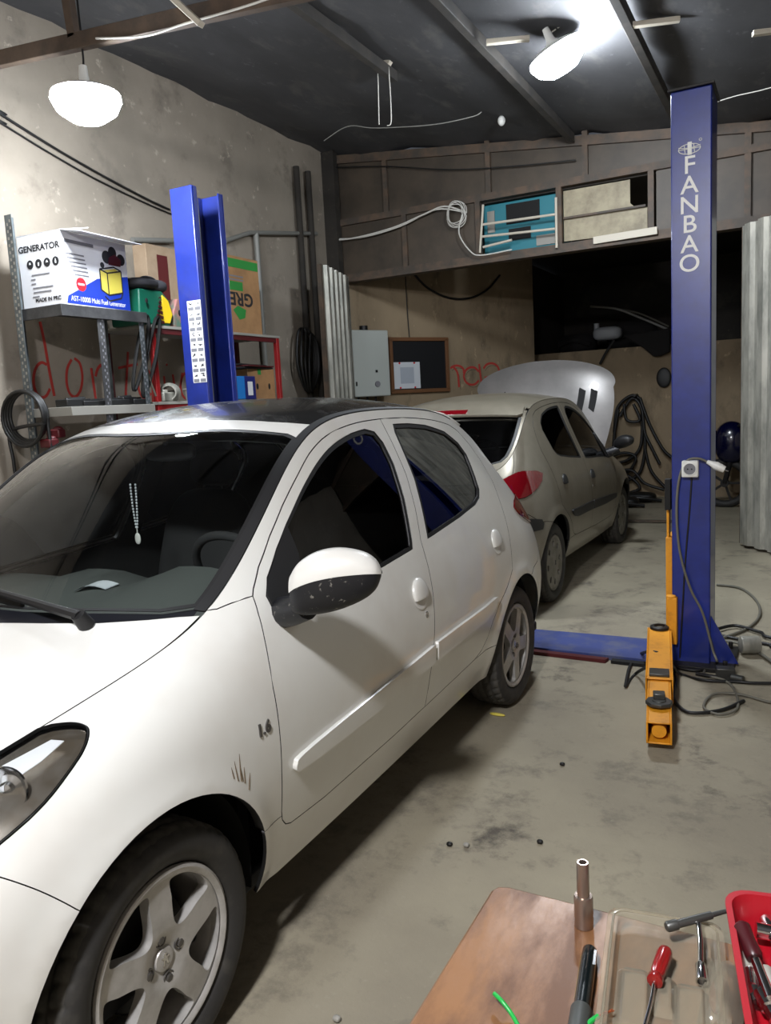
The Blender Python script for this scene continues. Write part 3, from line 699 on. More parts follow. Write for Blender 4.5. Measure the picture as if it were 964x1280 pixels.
M['boardblack']=mat('chalkboard',(.05,.055,.07),.6)
M['wood']=mat('wood_frame',(.42,.28,.17),.6)
M['paper']=mat('paper',(.80,.82,.84),.7)
M['cord_white']=mat('white_cord',(.80,.79,.76),.6)
M['cord_grey']=mat('grey_cord',(.38,.37,.33),.6)
M['cord_black']=mat('black_cord',(.06,.06,.06),.5)
M['galv']=mat('galvanised',(.68,.67,.63),.45,metal=.4,col2=(.50,.50,.47),scale=7,stretch=(1,1,.3))
M['pipe']=mat('grey_pipe',(.50,.50,.48),.5,metal=.2)
M['rust']=mat('rusty_steel',(.26,.23,.20),.65,col2=(.36,.29,.23),scale=6)
M['dirtyglass']=mat('dusty_pane',(.28,.24,.195),.55,col2=(.215,.185,.15),scale=2.5)
M['creamboard']=mat('cream_board',(.62,.58,.48),.6,col2=(.50,.46,.38),scale=5)
M['teal']=mat('teal_paint',(.14,.45,.50),.6)
M['batten']=mat('pale_batten',(.75,.72,.66),.6)
M['beam']=mat('brown_beam',(.34,.28,.23),.7,col2=(.25,.21,.18),scale=5)
M['purlin']=mat('purlin_steel',(.25,.235,.22),.7,col2=(.19,.185,.18),scale=5)
M['cloth']=mat('dark_cloth',(.07,.06,.06),.9)
M['motoblue']=mat('moto_blue',(.02,.03,.16),.2,coat=.6)
M['benchwood']=mat('bench_wood',(.475,.335,.215),.33,col2=(.33,.215,.13),scale=9,lo=.38,hi=.62,detail=8,stretch=(2.2,.8,1),bump=.10,bscale=14,rough2=.45,coat=.08)
M['benchleg']=mat('bench_leg',(.33,.21,.13),.7)
M['screwred']=mat('red_handle',(.45,.06,.06),.25,coat=.3)
M['maroon']=mat('maroon_grip',(.22,.05,.07),.35)
M['redtray']=mat('red_tray',(.56,.03,.09),.4)
M['penblack']=mat('pen_black',(.03,.055,.06),.25,coat=.4)
M['pengrey']=mat('pen_grey',(.20,.21,.20),.5)
M['wiregreen']=mat('green_wire',(.08,.55,.22),.4)
M['copper']=mat('copper',(.75,.40,.25),.35,metal=.8)
M['gunmetal']=mat('gunmetal',(.30,.30,.29),.4,metal=.7)
M['socket']=mat('socket_steel',(.62,.56,.52),.28,metal=.9)
M['bulb_far']=mat('led_glow_strong',(1,1,1),.5,emit=(.985,.985,1),estr=1)
M['card_pale']=mat('pale_cardboard',(.60,.52,.43),.85,col2=(.54,.46,.37),scale=5)
M['bulb']=mat('led_glow',(1,1,1),.5,emit=(.94,.97,1),estr=1)

# floor and plaster
def floor_mat():
    Mf=mat('concrete',(.50,.475,.42),.75); nt=Mf.node_tree; b=nt.nodes['Principled BSDF']; tc=nt.nodes.new('ShaderNodeTexCoord')
    def noise(sc,d=5,r=.6):
        n=nt.nodes.new('ShaderNodeTexNoise'); n.inputs['Scale'].default_value=sc; n.inputs['Detail'].default_value=d; n.inputs['Roughness'].default_value=r; nt.links.new(tc.outputs['Object'],n.inputs['Vector']); return n.outputs['Fac']
    def ramp(f,a,c):
        r=nt.nodes.new('ShaderNodeMapRange'); r.inputs['From Min'].default_value=a; r.inputs['From Max'].default_value=c; nt.links.new(f,r.inputs['Value']); return r.outputs['Result']
    def mix(f,A,B):
        m=nt.nodes.new('ShaderNodeMix'); m.data_type='RGBA'; nt.links.new(f,m.inputs['Factor'])
        for k,v in (('A',A),('B',B)):
            if isinstance(v,tuple): m.inputs[k].default_value=v
            else: nt.links.new(v,m.inputs[k])
        return m.outputs['Result']
    c=mix(ramp(noise(.9,6),.35,.65),lin((.60,.57,.49)),lin((.515,.485,.42)))
    c=mix(ramp(noise(5,8,.7),.52,.72),c,lin((.40,.375,.33)))
    c=mix(ramp(noise(2.3,7,.7),.60,.70),c,lin((.31,.285,.25)))
    c=mix(ramp(noise(45,3,.6),.62,.85),c,lin((.57,.545,.48)))
    nt.links.new(c,b.inputs['Base Color'])
    bp=nt.nodes.new('ShaderNodeBump'); bp.inputs['Strength'].default_value=.35; bp.inputs['Distance'].default_value=.01; nt.links.new(noise(22,8,.7),bp.inputs['Height']); nt.links.new(bp.outputs['Normal'],b.inputs['Normal'])
    return Mf
def plaster(name,c1,c2,c3,sc=1.0,stretch=(1,1,1)):
    Mf=mat(name,c1,.85); nt=Mf.node_tree; b=nt.nodes['Principled BSDF']; tc=nt.nodes.new('ShaderNodeTexCoord'); mp=nt.nodes.new('ShaderNodeMapping'); mp.inputs['Scale'].default_value=stretch; nt.links.new(tc.outputs['Object'],mp.inputs['Vector'])
    prev=None
    for s_,a,z,col in ((.8*sc,.35,.65,c2),(2.6*sc,.55,.75,c3),(9*sc,.62,.7,tuple(min(1,x*1.14) for x in c1))):
        n=nt.nodes.new('ShaderNodeTexNoise'); n.inputs['Scale'].default_value=s_; n.inputs['Detail'].default_value=7; n.inputs['Roughness'].default_value=.65; nt.links.new(mp.outputs['Vector'],n.inputs['Vector'])
        r=nt.nodes.new('ShaderNodeMapRange'); r.inputs['From Min'].default_value=a; r.inputs['From Max'].default_value=z; nt.links.new(n.outputs['Fac'],r.inputs['Value'])
        m=nt.nodes.new('ShaderNodeMix'); m.data_type='RGBA'; nt.links.new(r.outputs['Result'],m.inputs['Factor'])
        if prev is None: m.inputs['A'].default_value=lin(c1)
        else: nt.links.new(prev,m.inputs['A'])
        m.inputs['B'].default_value=lin(col); prev=m.outputs['Result']
    nt.links.new(prev,b.inputs['Base Color']); return Mf
M['floor']=floor_mat()
M['plaster']=plaster('old_plaster',(.60,.562,.51),(.52,.487,.44),(.43,.40,.362))
M['plaster2']=plaster('stained_plaster',(.58,.51,.41),(.48,.42,.335),(.37,.32,.255),1.2,(1,1,.55))
M['ceiling']=plaster('dark_sheet',(.30,.30,.31),(.235,.235,.245),(.37,.365,.36),1.6,(1,.5,1))
M['darkwall']=plaster('sooty_wall',(.20,.18,.155),(.13,.12,.11),(.26,.235,.20))

# ------------------------------------------------------------------ the room
XL=-2.9; YL=7.0
def zc(x): return 4.05-.12*x
fl=MB(); fl.box((.7,4.5,-.05),(9.6,19,.1)); struct('floor',fl,M['floor'])
w=MB(); w.box((XL-.06,1.5,2.25),(.12,11,4.5)); struct('wall_left',w,M['plaster'])
w=MB(); w.box((4.26,1.5,2.0),(.12,11,4.0)); struct('wall_right',w,M['plaster'])
w=MB(); w.box((.7,-4.06,2.2),(7.2,.12,4.4)); struct('wall_front',w,M['plaster'])
n=26; V=[];F=[]
for i in range(n+1):
    for j in range(n+1):
        x=XL-.1+7.4*i/n; y=-4.1+11.2*j/n; V.append((x,y,zc(x)+.025*math.sin(i*1.9)+.02*math.sin(j*2.3+i)))
k=n+1; base=len(V); V+= [(a,b_,c+.08) for a,b_,c in V]
for i in range(n):
    for j in range(n):
        q=(i*k+j,i*k+j+1,(i+1)*k+j+1,(i+1)*k+j); F.append(q); F.append(tuple(base+t for t in reversed(q)))
w=MB(); w.add(V,F); struct('ceiling',w,M['ceiling'])
# back room: slanting left wall, end wall with a loft, dark sides
P0=np.array([-2.75,7.05,0]); DB=np.array([.5,math.cos(R(30)),0]); NB=np.array([DB[1],-DB[0],0])
P1=np.array([-1.285,9.58,0])
w=MB(); L=np.linalg.norm(P1-P0); c=(P0+P1)/2-NB*.06; w.box((c[0],c[1],1.75),(L,.12,3.5),rz=math.atan2(DB[1],DB[0])); struct('wall_back_left',w,M['plaster2'])
w=MB(); w.box((-1.72,11.1,1.75),(.12,3.1,3.5)); struct('wall_back_return',w,M['darkwall'])
w=MB(); w.box((1.25,10.68,1.075),(6.0,.16,2.15)); struct('wall_back',w,M['plaster2'])
w=MB(); w.box((1.25,11.6,2.1),(6.0,1.84,.1)); struct('trim_1',w,M['darkwall'],label='loft floor over the back wall')
w=MB(); w.box((1.25,12.6,2.0),(6.2,.12,4)); struct('wall_loft',w,M['darkwall'])
w=MB(); w.box((4.3,9.8,2.0),(.12,5.6,4)); struct('wall_back_right',w,M['darkwall'])
w=MB(); w.box((.9,9.85,3.62),(7.6,5.6,.1)); struct('ceiling_back',w,M['darkwall'])

# steel frame above the opening
w=MB()
for z,h in ((2.99,.09),(3.62,.07)): w.box((.7,YL,z),(7.1,.07,h))
w.box((.7,YL,2.955),(7.1,.14,.025))
for x,z0,z1 in ((-2.83,2.95,4.38),(-2.14,3.6,4.32),(-1.93,2.95,3.6),(-.93,3.6,4.2),(-1.06,2.95,3.6),(-.19,2.95,3.6),(.08,3.6,4.1),(.70,2.95,3.6),(1.03,3.6,4.0),(1.54,2.95,3.9),(2.3,2.95,3.8),(3.2,2.95,3.7)): w.box((x,YL,(z0+z1)/2),(.055,.065,z1-z0))
w.bar((-2.85,YL,zc(-2.85)-.06),(4.2,YL,zc(4.2)-.06),.07,.09); struct('beam_frame',w,M['rust'],label='rusty steel frame above the opening')
w=MB()
xs=[-2.83,-2.14,-.93,.08,1.03,1.54,2.3,4.2]
for a,b_ in zip(xs[:-1],xs[1:]):
    w.prism([(a+.02,3.63),(b_-.02,3.63),(b_-.02,zc(b_)-.03),(a+.02,zc(a)-.03)],.012,cols((1,0,0),(0,0,1),(0,-1,0)),(0,YL+.016,0))
xs=[(-2.83,-1.93),(-1.93,-1.06),(.72,1.54),(1.54,2.3),(2.3,4.2)]
for a,b_ in xs: w.box(((a+b_)/2,YL+.01,3.31),(b_-a-.05,.012,.56))
struct('panel_infill',w,M['dirtyglass'],label='dusty infill panes in the steel frame')
w=MB(); w.box((-2.82,6.93,2.2),(.16,.1,4.4)); struct('column_corner',w,M['darkwall'],label='sooty steel column in the far left corner')

# rafters and purlins
def beam(name,p0,p1,wd,ht,m,label):
    b=MB(); b.bar(p0,p1,wd,ht); o=build(name,b,m,None,.004); return o
def struct_beam(name,p0,p1,wd,ht,m,label): o=beam(name,p0,p1,wd,ht,m,label); o['kind']='structure'; o['label']=label; return o
a=PX(-60,88,Y=2.36);b_=PX(345,-4,Y=2.36); d_=(b_-a)/(b_-a)[0]; a=a+d_*(XL-a[0]); b_=a+d_*2.9
struct_beam('beam_truss',a,b_,.05,.09,M['beam'],'brown roof truss bar above the left lamp')
q=PX(93,48,Y=2.36); struct_beam('beam_strut',q,(q[0]-.05,2.36,zc(q[0])),.05,.06,M['beam'],'short upright strut under the ceiling')
for x,y0,y1 in ((-.92,1.0,4.85),(-.03,1.0,6.9),(.98,1.0,6.9),(2.1,-3.5,6.9)):
    struct_beam('beam_purlin',(x,y0,zc(x)-.05),(x,y1,zc(x)-.05),.06,.08,M['purlin'],'dark roof purlin running away under the ceiling')
def stick(px0,px1,z,label,wd=.045,m='batten'):
    b=MB(); p0=PX(*px0,Z=z);p1=PX(*px1,Z=z); b.bar(p0,p1,wd,.03); o=build('batten',b,M[m],None,.003); tag(o,label,'batten',None); return o
stick((608,53),(662,48),3.93,'pale batten under the ceiling left of the bright lamp')
stick((788,32),(850,24),3.86,'pale batten under the ceiling above the lettered blue post')
stick((941,42),(990,36),3.75,'pale batten end at the top right edge of the photo')
p0=PX(212,-6,Y=2.3);p1=PX(252,31,Y=2.3); b=MB(); b.bar(p0,p1,.04,.03); tag(build('batten',b,M['batten'],None,.003),'pale slanting batten crossing the brown truss bar','batten')
# hanging wires
def cable(name,pts,r,m,label,cat='cable',group=None,n=8,seg=6):
    b=MB(); b.tube(crom(pts,n),r,seg); o=build(name,b,m,ang=80); tag(o,label,cat,group); return o
P_=lambda l,**k:[PX(x,y,**k) for x,y in l]
cable('hanging_wire',P_([(472,68),(473,110),(474,156)],Y=4.7),.004,M['cord_white'],'thin white wire hanging from the purlin bracket, with a straight end')
cable('hanging_wire',P_([(485,75),(488,115),(489,152),(484,157)],Y=4.7),.004,M['cord_white'],'thin white wire hanging from the purlin bracket, with a hooked end')
b=MB(); b.bar(PX(462,62,Y=4.7),PX(488,79,Y=4.7),.05,.03); tag(build('bracket',b,M['batten']),'small pale bracket at the end of the short purlin','bracket')
cable('ceiling_cable',P_([(405,176),(435,158),(470,160),(540,156),(590,146),(602,140)],Y=5.6),.005,M['pipe'],'pale cable slung under the ceiling above the coil of white cable')
cable('ceiling_cable',P_([(120,48),(180,45),(230,30),(300,10),(345,-5)],Y=2.33),.006,M['cord_white'],'white cable tied along the brown truss bar')
cable('ceiling_cable',P_([(690,40),(720,20),(760,0)],Y=4.5),.005,M['cord_white'],'white cable running up from the bright lamp')
cable('ceiling_cable',P_([(888,130),(920,120),(962,110),(1040,85)],Y=6.0),.004,M['cord_white'],'loose white cable right of the lettered blue post')
b=MB(); q=PX(627,151,Y=6.2); b.ell(q,(.035,.035,.045)); b.cyl(q,q+np.array([0,0,.12]),.015); tag(build('light_bulb',b,M['white_plastic']),'small unlit white bulb hanging under the dark ceiling','bulb')

# ------------------------------------------------------------------ lamps
def lamp(loc,ztop,label,tilt=(0,0,0),rad=.15,m='bulb'):
    t=thing('pendant_lamp',label,'lamp',(loc[0],loc[1],loc[2]-.1),'bright pendant lamps'); Mx=rotm(*tilt); loc=np.array(loc)
    b=MB(); b.lathe([(0,-.115),(rad*.5,-.10),(rad*.85,-.05),(rad,.01),(rad*.97,.04)],(0,0,0),(0,0,1),36,cap=False); b.xf(Mx,loc); build('diffuser',b,M[m],t,ang=80,label='glowing white diffuser')
    b=MB(); b.lathe([(rad*.97,.04),(rad*.7,.07),(.05,.09),(.03,.12),(.022,.2),(0,.2)],(0,0,0),(0,0,1),36); b.xf(Mx,loc); build('housing',b,M['white_plastic'],t)
    b=MB(); top=Mx@np.array([0,0,.19])+loc; b.tube(crom([top,top+np.array([.01,0,.1]),(loc[0],loc[1],ztop)],6),.006); build('cord',b,M['cord_black'],t)
    return t
LA=PX(108,128,Y=2.36); LB=PX(698,71,Y=4.5)
lamp(LA,zc(LA[0]),'bright white lamp hanging near the left wall above the box shelf',rad=.20)
lamp(LB,zc(LB[0])-.02,'bright white tilted lamp close under the ceiling by the lettered blue post',(R(14),R(-22),0),rad=.2)
lamp((1.5,-1.9,3.35),zc(1.5),'bright white lamp hanging behind the photographer over the workbench',rad=.17,m='bulb_far')
# ------------------------------------------------------------------ the two cars
car,_=make_car('white_car','white five-door hatchback with gloss black roof parked in the foreground',(0,0,0),0,M['white'],M,'alloy',(90,62,90,100),0,M['roofblack'])
fender_left=_[0]
c=S(6.51,3.54); n_=nrm(S,np.array(6.51),np.array(3.54)); TXL=cols((0,1,0),np.cross(n_,(0,1,0)),n_)
build('badge',text_mb('1.6',.046,TXL,c+n_*.001,.0025,bold=.001),M['bolt'],fender_left,label='grey metal 1.6 badge')
b=MB()
for st_ in ([(5.97,3.02),(5.96,3.36)],[(6.02,2.98),(6.05,3.42)],[(5.91,3.1),(5.90,3.3)],[(6.08,2.9),(6.10,3.16)],[(6.13,2.75),(6.19,3.0)],[(6.05,2.95),(6.04,3.2)]):
    p_=[S(a,c_)+nrm(S,np.array(a),np.array(c_))*.0003 for a,c_ in crom(st_,4)]; b.tube(p_,[.0016]*(len(p_)-2)+[.001,.0004],5)
build('scuff_marks',b,mat('scuff_brown',(.36,.30,.22),.8),fender_left,label='brown scuff marks over the wheel arch')
make_car('silver_car','beige-silver hatchback with its bonnet raised parked behind the white car',(-.366,6.855,0),PI,M['beige'],M,'hubcap',(10,25,0,40),R(92),None,True)
# bonnet stay is hidden; bead pendant and paper belong to the white car's cabin
q0=PX(166,606,Y=.97); b=MB()
t=thing('bead_pendant','string of pale beads with an oval pendant hanging inside the white car\'s windshield','pendant',q0-np.array([0,0,.25]))
for i in range(15):
    for s in (-1,1): b.ell(q0+np.array([s*.013*(1-(i/15)**2*.9),0,-.0115*i]),(.004,.004,.005),nu=8,nv=6)
build('bead_string',b,M['paper'],t); b=MB(); b.ell(q0+np.array([0,0,-.205]),(.014,.005,.022),p=.9); b.cyl(q0+np.array([0,0,-.165]),q0+np.array([0,0,-.185]),.002,seg=6); build('pendant',b,M['white_plastic'],t)
b=MB(); V=[];F=[]
for i in range(7):
    for j in range(2):
        u=i/6; q=PX(92+40*u,741-3*u,Z=.995); V.append((q[0],q[1]+.055*j,1.0+.014*math.sin(u*PI)+.004*j))
for i in range(6): F.append((2*i,2*i+2,2*i+3,2*i+1))
b.add(V,F); b.add(np.array(V)-np.array([0,0,.002]),[tuple(reversed(f)) for f in F]); tag(build('paper_slip',b,M['paper']),'curled white paper slip on the dashboard of the white car','paper')

# ------------------------------------------------------------------ the lift
def column(x0,x1,y0,depth,h,side,org):
    """sheet-steel channel; side = which way it opens"""
    th=.012; b=MB(); r=.02
    xo=x1 if side<0 else x0; xi=x0 if side<0 else x1   # web side / open side
    b.box(((x0+x1)/2,y0+th/2,h/2),(x1-x0,th,h)); b.box(((x0+x1)/2,y0+depth-th/2,h/2),(x1-x0,th,h)); b.box((xo+(-th/2 if side<0 else th/2),y0+depth/2,h/2),(th,depth-2*th-.001,h))
    for yy in (y0+.035,y0+depth-.035): b.box((xi+(th/2 if side<0 else -th/2),yy,h/2),(th,.045,h))
    return b
RX0,RX1,RY=1.405,1.600,3.272
rp=thing('lift_post','blue lift post with white lettering on the right, near the corrugated door','lift post',((RX0+RX1)/2,RY+.15,0))
build('column',column(RX0,RX1,RY,.27,3.0,-1,None),M['blue'],rp,bev=.006)
b=MB(); b.box(((RX0+RX1)/2,RY+.135,3.006),(RX1-RX0+.025,.30,.012)); build('top_cap',b,M['dark_metal'],rp,bev=.002)
b=MB(); b.box(((RX0+RX1)/2+.02,RY+.14,.012),(.40,.44,.024));
for x,y in ((1.36,RY-.04),(1.68,RY-.04),(1.68,RY+.32)): b.cyl((x,y,.024),(x,y,.06),.014,seg=6)
build('base_plate',b,M['dark_metal'],rp,bev=.003)
b=MB(); b.prism([(0,0),(.14,0),(0,.26)],.012,cols((1,0,0),(0,0,1),(0,-1,0)),(RX1,RY+.05,.024)); build('base_gusset',b,M['blue'],rp)
TXF=cols((1,0,0),(0,0,1),(0,-1,0)); let=MB()
yt=RY-.0012
for ch,(px,py) in zip('FANBAO',((862,207),(862,232),(862,257),(862,281),(862,306),(862,330))):
    q=PX(px,py,Y=yt); l=text_mb(ch,.122,TXF,(q[0],yt,q[2]),.0006,bold=.0008,sx=1.05); let.add(l.arr(),l.f)
build('lettering',let,M['white_plastic'],rp,label='white vertical lettering reading FANBAO')
q=PX(862,186,Y=yt); b=MB()
b.tube([q+np.array([.052*math.cos(a),0,.024*math.sin(a)]) for a in np.linspace(0,2*PI,40,endpoint=False)],.0022,6,True)
b.tube([q+np.array([.052*math.cos(a),0,.004+.008*math.cos(a*1.0)**2]) for a in np.linspace(0,PI,14)],.002,6)
b.tube([q+np.array([-.05,0,0]),q+np.array([.05,0,0])],.002,6); b.box(q+np.array([.001,0,.002]),(.02,.003,.062)); b.tube([q+np.array([-.025,0,.02]),q+np.array([-.02,0,-.021])],.002,6); b.tube([q+np.array([.025,0,-.02]),q+np.array([.02,0,.021])],.002,6)
b.tube([q+np.array([.052+.006*math.cos(a),0,.036+.006*math.sin(a)]) for a in np.linspace(0,2*PI,12,endpoint=False)],.0016,5,True)
build('logo',b,M['white_plastic'],rp,label='white oval logo above the lettering')
# carriage and swing arm
b=MB(); b.box((1.385,RY+.135,.40),(.035,.20,.62)); b.box((1.378,RY+.07,.80),(.014,.05,.30)); build('carriage',b,M['yellow'],rp,bev=.004)
b=MB(); b.box((1.383,RY+.03,.95),(.03,.05,.17)); build('stop_block',b,M['black'],rp,bev=.003)
b=MB(); b.box((1.412,RY-.03,.26),(.05,.05,.26)); b.cyl((1.405,RY-.03,.38),(1.405,RY-.03,.40),.026); build('arm_lock',b,M['yellow'],rp,bev=.004,label='yellow arm restraint lug')
def tubebox(p0,p1,w_,h_,th=.008):
    p0=np.array(p0,float);p1=np.array(p1,float); d=(p1-p0)/np.linalg.norm(p1-p0); x=np.cross(d,(0,0,1.)); x/=np.linalg.norm(x); u=np.cross(x,d); b=MB()
    for s in (-1,1): b.bar(p0+x*s*(w_/2-th/2),p1+x*s*(w_/2-th/2),th,h_); b.bar(p0+u*s*(h_/2-th/2),p1+u*s*(h_/2-th/2),w_-2*th,th)
    return b
A0=np.array([1.345,3.23,.155]); A1=PX(824,917,Z=.085); AM=A0+(A1-A0)*.62
arm=build('swing_arm',tubebox(A0,AM,.125,.125),M['yellow'],rp,bev=.004)
build('arm_extension',tubebox(A0+(A1-A0)*.5,A1,.104,.100),M['yellow'],arm,bev=.003)
dA=(A1-A0)/np.linalg.norm(A1-A0); b=MB(); b.cyl(A1-dA*.12,A1-dA*.02,.03); build('arm_pin',b,M['yellow'],arm)
b=MB(); q=A0+dA*.02; b.lathe([(.05,.062),(.05,.075),(.042,.08),(.03,.08),(.03,.066)],q,(0,0,1),24); build('pivot_ring',b,M['dark_metal'],arm)
q=A1-dA*.16+np.array([0,0,.058]); b=MB(); b.prism(circle(.058,8),.016,rotm(rz=.3),q); b.cyl(q+np.array([0,0,-.01]),q+np.array([0,0,.02]),.03); b.box(q+dA*-.03+np.array([0,0,.028]),(.05,.05,.024),rz=.2); build('lift_pad',b,M['gunmetal'],arm,bev=.003,label='grey lift pad on the arm end')
q=AM-dA*.06+np.array([0,0,.066]); b=MB(); b.box(q,(.09,.09,.014),rz=math.atan2(dA[1],dA[0])); build('rubber_plate',b,M['gunmetal'],arm,bev=.003)
# left post, partly behind the white car
LX0,LX1,LY=-1.935,-1.735,3.25
lp_=thing('lift_post','plain blue lift post with a white picture sticker, between the shelves and the white car','lift post',((LX0+LX1)/2,LY+.15,0))
build('column',column(LX0,LX1,LY,.34,3.09,1,None),M['blue'],lp_,bev=.006)
b=MB(); b.box(((LX0+LX1)/2,LY+.17,.012),(.40,.46,.024)); build('base_plate',b,M['dark_metal'],lp_)
b=MB(); b.box((LX1+.02,LY+.17,.4),(.035,.22,.62)); build('carriage',b,M['yellow'],lp_,bev=.004)
b=MB(); b.tube([(LX1-.02,LY+.075,.05),(LX1-.02,LY+.075,3.02)],.006,8); build('safety_cable',b,M['pipe'],lp_)
b=tubebox((LX1+.07,LY+.1,.14),(-1.18,2.6,.12),.12,.12); build('swing_arm',b,M['yellow'],lp_,bev=.004)
ys=LY-.0008; s0=PX(232,377,Y=ys); s1=PX(249,377,Y=ys); s2=PX(240,479,Y=ys); xm=(s0[0]+s1[0])/2+.012; zt=s0[2];zb=s2[2]; wd=abs(s1[0]-s0[0])*1.0
b=MB(); b.box((xm,ys,(zt+zb)/2),(wd,.0012,zt-zb)); st_=build('sticker',b,M['whitecard'],lp_,label='white safety sticker of small pictures')
b=MB(); b2=MB(); nrow=8; hh=(zt-zb)/nrow; rnd=random.Random(3)
for i in range(nrow):
    for s in (-1,1):
        zc_=zt-hh*(i+.5); x_=xm+s*wd*.25
        b2=MB(); b2.box((x_,ys-.0012,zc_-hh*.28),(wd*.40,.0008,hh*.32)); build('caption',b2,M['inkgrey'],st_)
        for k in range(3): b.bar((x_+rnd.uniform(-.3,.3)*wd*.5,ys-.0012,zc_+hh*rnd.uniform(.05,.4)),(x_+rnd.uniform(-.3,.3)*wd*.5,ys-.0012,zc_+hh*rnd.uniform(.05,.4)),.006,.001,up=(0,-1,0))
build('sticker_picture',b,M['ink'],st_)
# floor plate joining the posts
b=MB(); V0=[(-1.7,3.30),(1.38,3.22),(1.38,3.62),(-1.7,3.56)]; b.prism(V0,.028); t=build('lift_floor_plate',b,M['bluefloor'],bev=.004); tag(t,'worn blue steel floor plate running from the lettered post under the white car','floor plate')
b=MB(); b.prism([(-.6,3.235),(1.06,3.165),(1.07,3.21),(-.6,3.275)],.02); build('edge_strip',b,M['dkred'],t,label='red edge strip')
b=MB(); b.prism([(1.09,3.17),(1.385,3.165),(1.385,3.215),(1.09,3.212)],.018); build('edge_strip',b,M['black'],t,label='black edge strip')

# outlet, plug and cables on the lettered post
q=PX(863,586,Y=RY-.03); b=MB(); b.box((q[0],RY-.0265,q[2]),(.082,.050,.088)); t=build('power_outlet',b,M['white_plastic'],bev=.006); tag(t,'white wall outlet box fixed low on the lettered blue post','outlet')
b=MB(); c=(q[0],RY-.052,q[2]); b.lathe([(.034,-.003),(.034,.003),(.031,.004),(.029,-.001)],c,(0,-1,0),28); build('bezel',b,M['white_plastic'],t)
b=MB(); b.lathe([(.029,.0),(0,.0005)],c,(0,-1,0),28); build('socket_face',b,M['inkgrey'],t); b=MB()
for s in (-1,1): b.cyl((q[0]+s*.01,RY-.0525,q[2]),(q[0]+s*.01,RY-.0535,q[2]),.004,seg=10)
build('contact_hole',b,M['black'],t)
yp=RY-.035
pl=P_([(884,577),(872,573),(858,577),(849,600),(846,640),(850,690),(863,735),(878,765),(888,800),(892,815)],Y=yp)
t=thing('extension_cord','grey cord with a pale plug draped over the lettered post','cord',(pl[-1][0],yp,0))
pl2=P_([(893,826),(880,842),(905,850),(918,862),(922,885),(900,893),(880,884),(892,868),(925,868),(964,878),(1010,884),(1250,900)],Z=.012)
b=MB(); b.tube(crom(pl+[np.array([pl[-1][0]+.02,yp-.02,.06])]+pl2,8),.0065,8); build('lead',b,M['cord_grey'],t,ang=80)
pa=PX(884,577,Y=yp);pb=PX(906,587,Y=yp); b=MB(); b.tube([pa,pa+(pb-pa)*.25,pa+(pb-pa)*.5,pa+(pb-pa)*.75,pb],[.010,.014,.022,.021,.017],12); build('plug',b,M['white_plastic'],t)
b=MB(); e=(pb-pa)/np.linalg.norm(pb-pa)
for s in (-1,1): b.cyl(pb+np.array([0,s*.009,0]),pb+np.array([0,s*.009,0])+e*.02,.0024,seg=8)
build('plug_pin',b,M['chrome'],t)
cable('outlet_cable',[ (q[0]+.005,RY-.008,q[2]-.045)]+P_([(862,640),(857,700),(853,770),(850,822)],Y=RY-.008),.005,M['cord_black'],'thin black cable running straight down the post below the outlet')
G='cables on the floor by the lettered post'
FZ=lambda l,z=.012:[PX(x,y,Z=z) for x,y in l]
cable('floor_cable',FZ([(896,731),(925,735),(945,750),(950,768),(935,785),(900,800),(893,815)]),.009,M['cord_grey'],'grey cable arching over the floor right of the lettered post',group=G)
cable('floor_cable',FZ([(782,858),(788,832),(800,818)],.012)+FZ([(818,815)],.19)+FZ([(836,826)],.1)+FZ([(845,850),(842,872),(860,890),(900,888),(930,876)],.012),.009,M['cord_black'],'black cable looping over the yellow arm and back across the floor',group=G)
cable('floor_cable',FZ([(782,858),(795,842)],.012)+FZ([(815,832),(838,830)],.16)+FZ([(850,842),(880,850),(920,852),(985,854),(1300,850)],.012),.008,M['cord_black'],'black cable crossing the yellow arm and running straight to the right',group=G)
cable('floor_cable',FZ([(900,800),(930,806),(958,822),(990,845),(1100,900),(1300,930)],.02),.009,M['cord_grey'],'grey cable slanting down past the motor can',group=G)
cable('floor_cable',FZ([(898,786),(920,782),(950,790),(990,800),(1300,820)],.02),.010,M['cord_black'],'upper black cable leading off to the right from the lettered post',group=G)
cable('floor_cable',FZ([(899,794),(930,800),(964,806),(990,812),(1300,850)],.012),.010,M['cord_black'],'lower black cable leading off to the right beside the motor can',group=G)
cable('floor_cable',FZ([(845,834),(870,838),(895,834),(915,838),(900,846),(870,842)],.014),.009,M['cord_black'],'short tangle of black cable at the foot of the lettered post',group=G)
b=MB(); pa=PX(925,806,Z=.06);pb=PX(950,806,Z=.06); b.tube([pa,pa+(pb-pa)*.05,pb-(pb-pa)*.08,pb],[.04,.05,.05,.044],20); tag(build('motor_can',b,M['galv'],bev=.002),'small grey metal motor can on the floor behind the cables','motor')
b=MB(); q=PX(905,850,Z=.03); b.box((1.69,3.13,.03),(.09,.06,.06),rz=.2); b.cyl((1.72,3.10,.02),(1.78,3.08,.02),.02); tag(build('junction_box',b,M['gunmetal'],bev=.004),'small grey junction box at the foot of the lettered post','box')

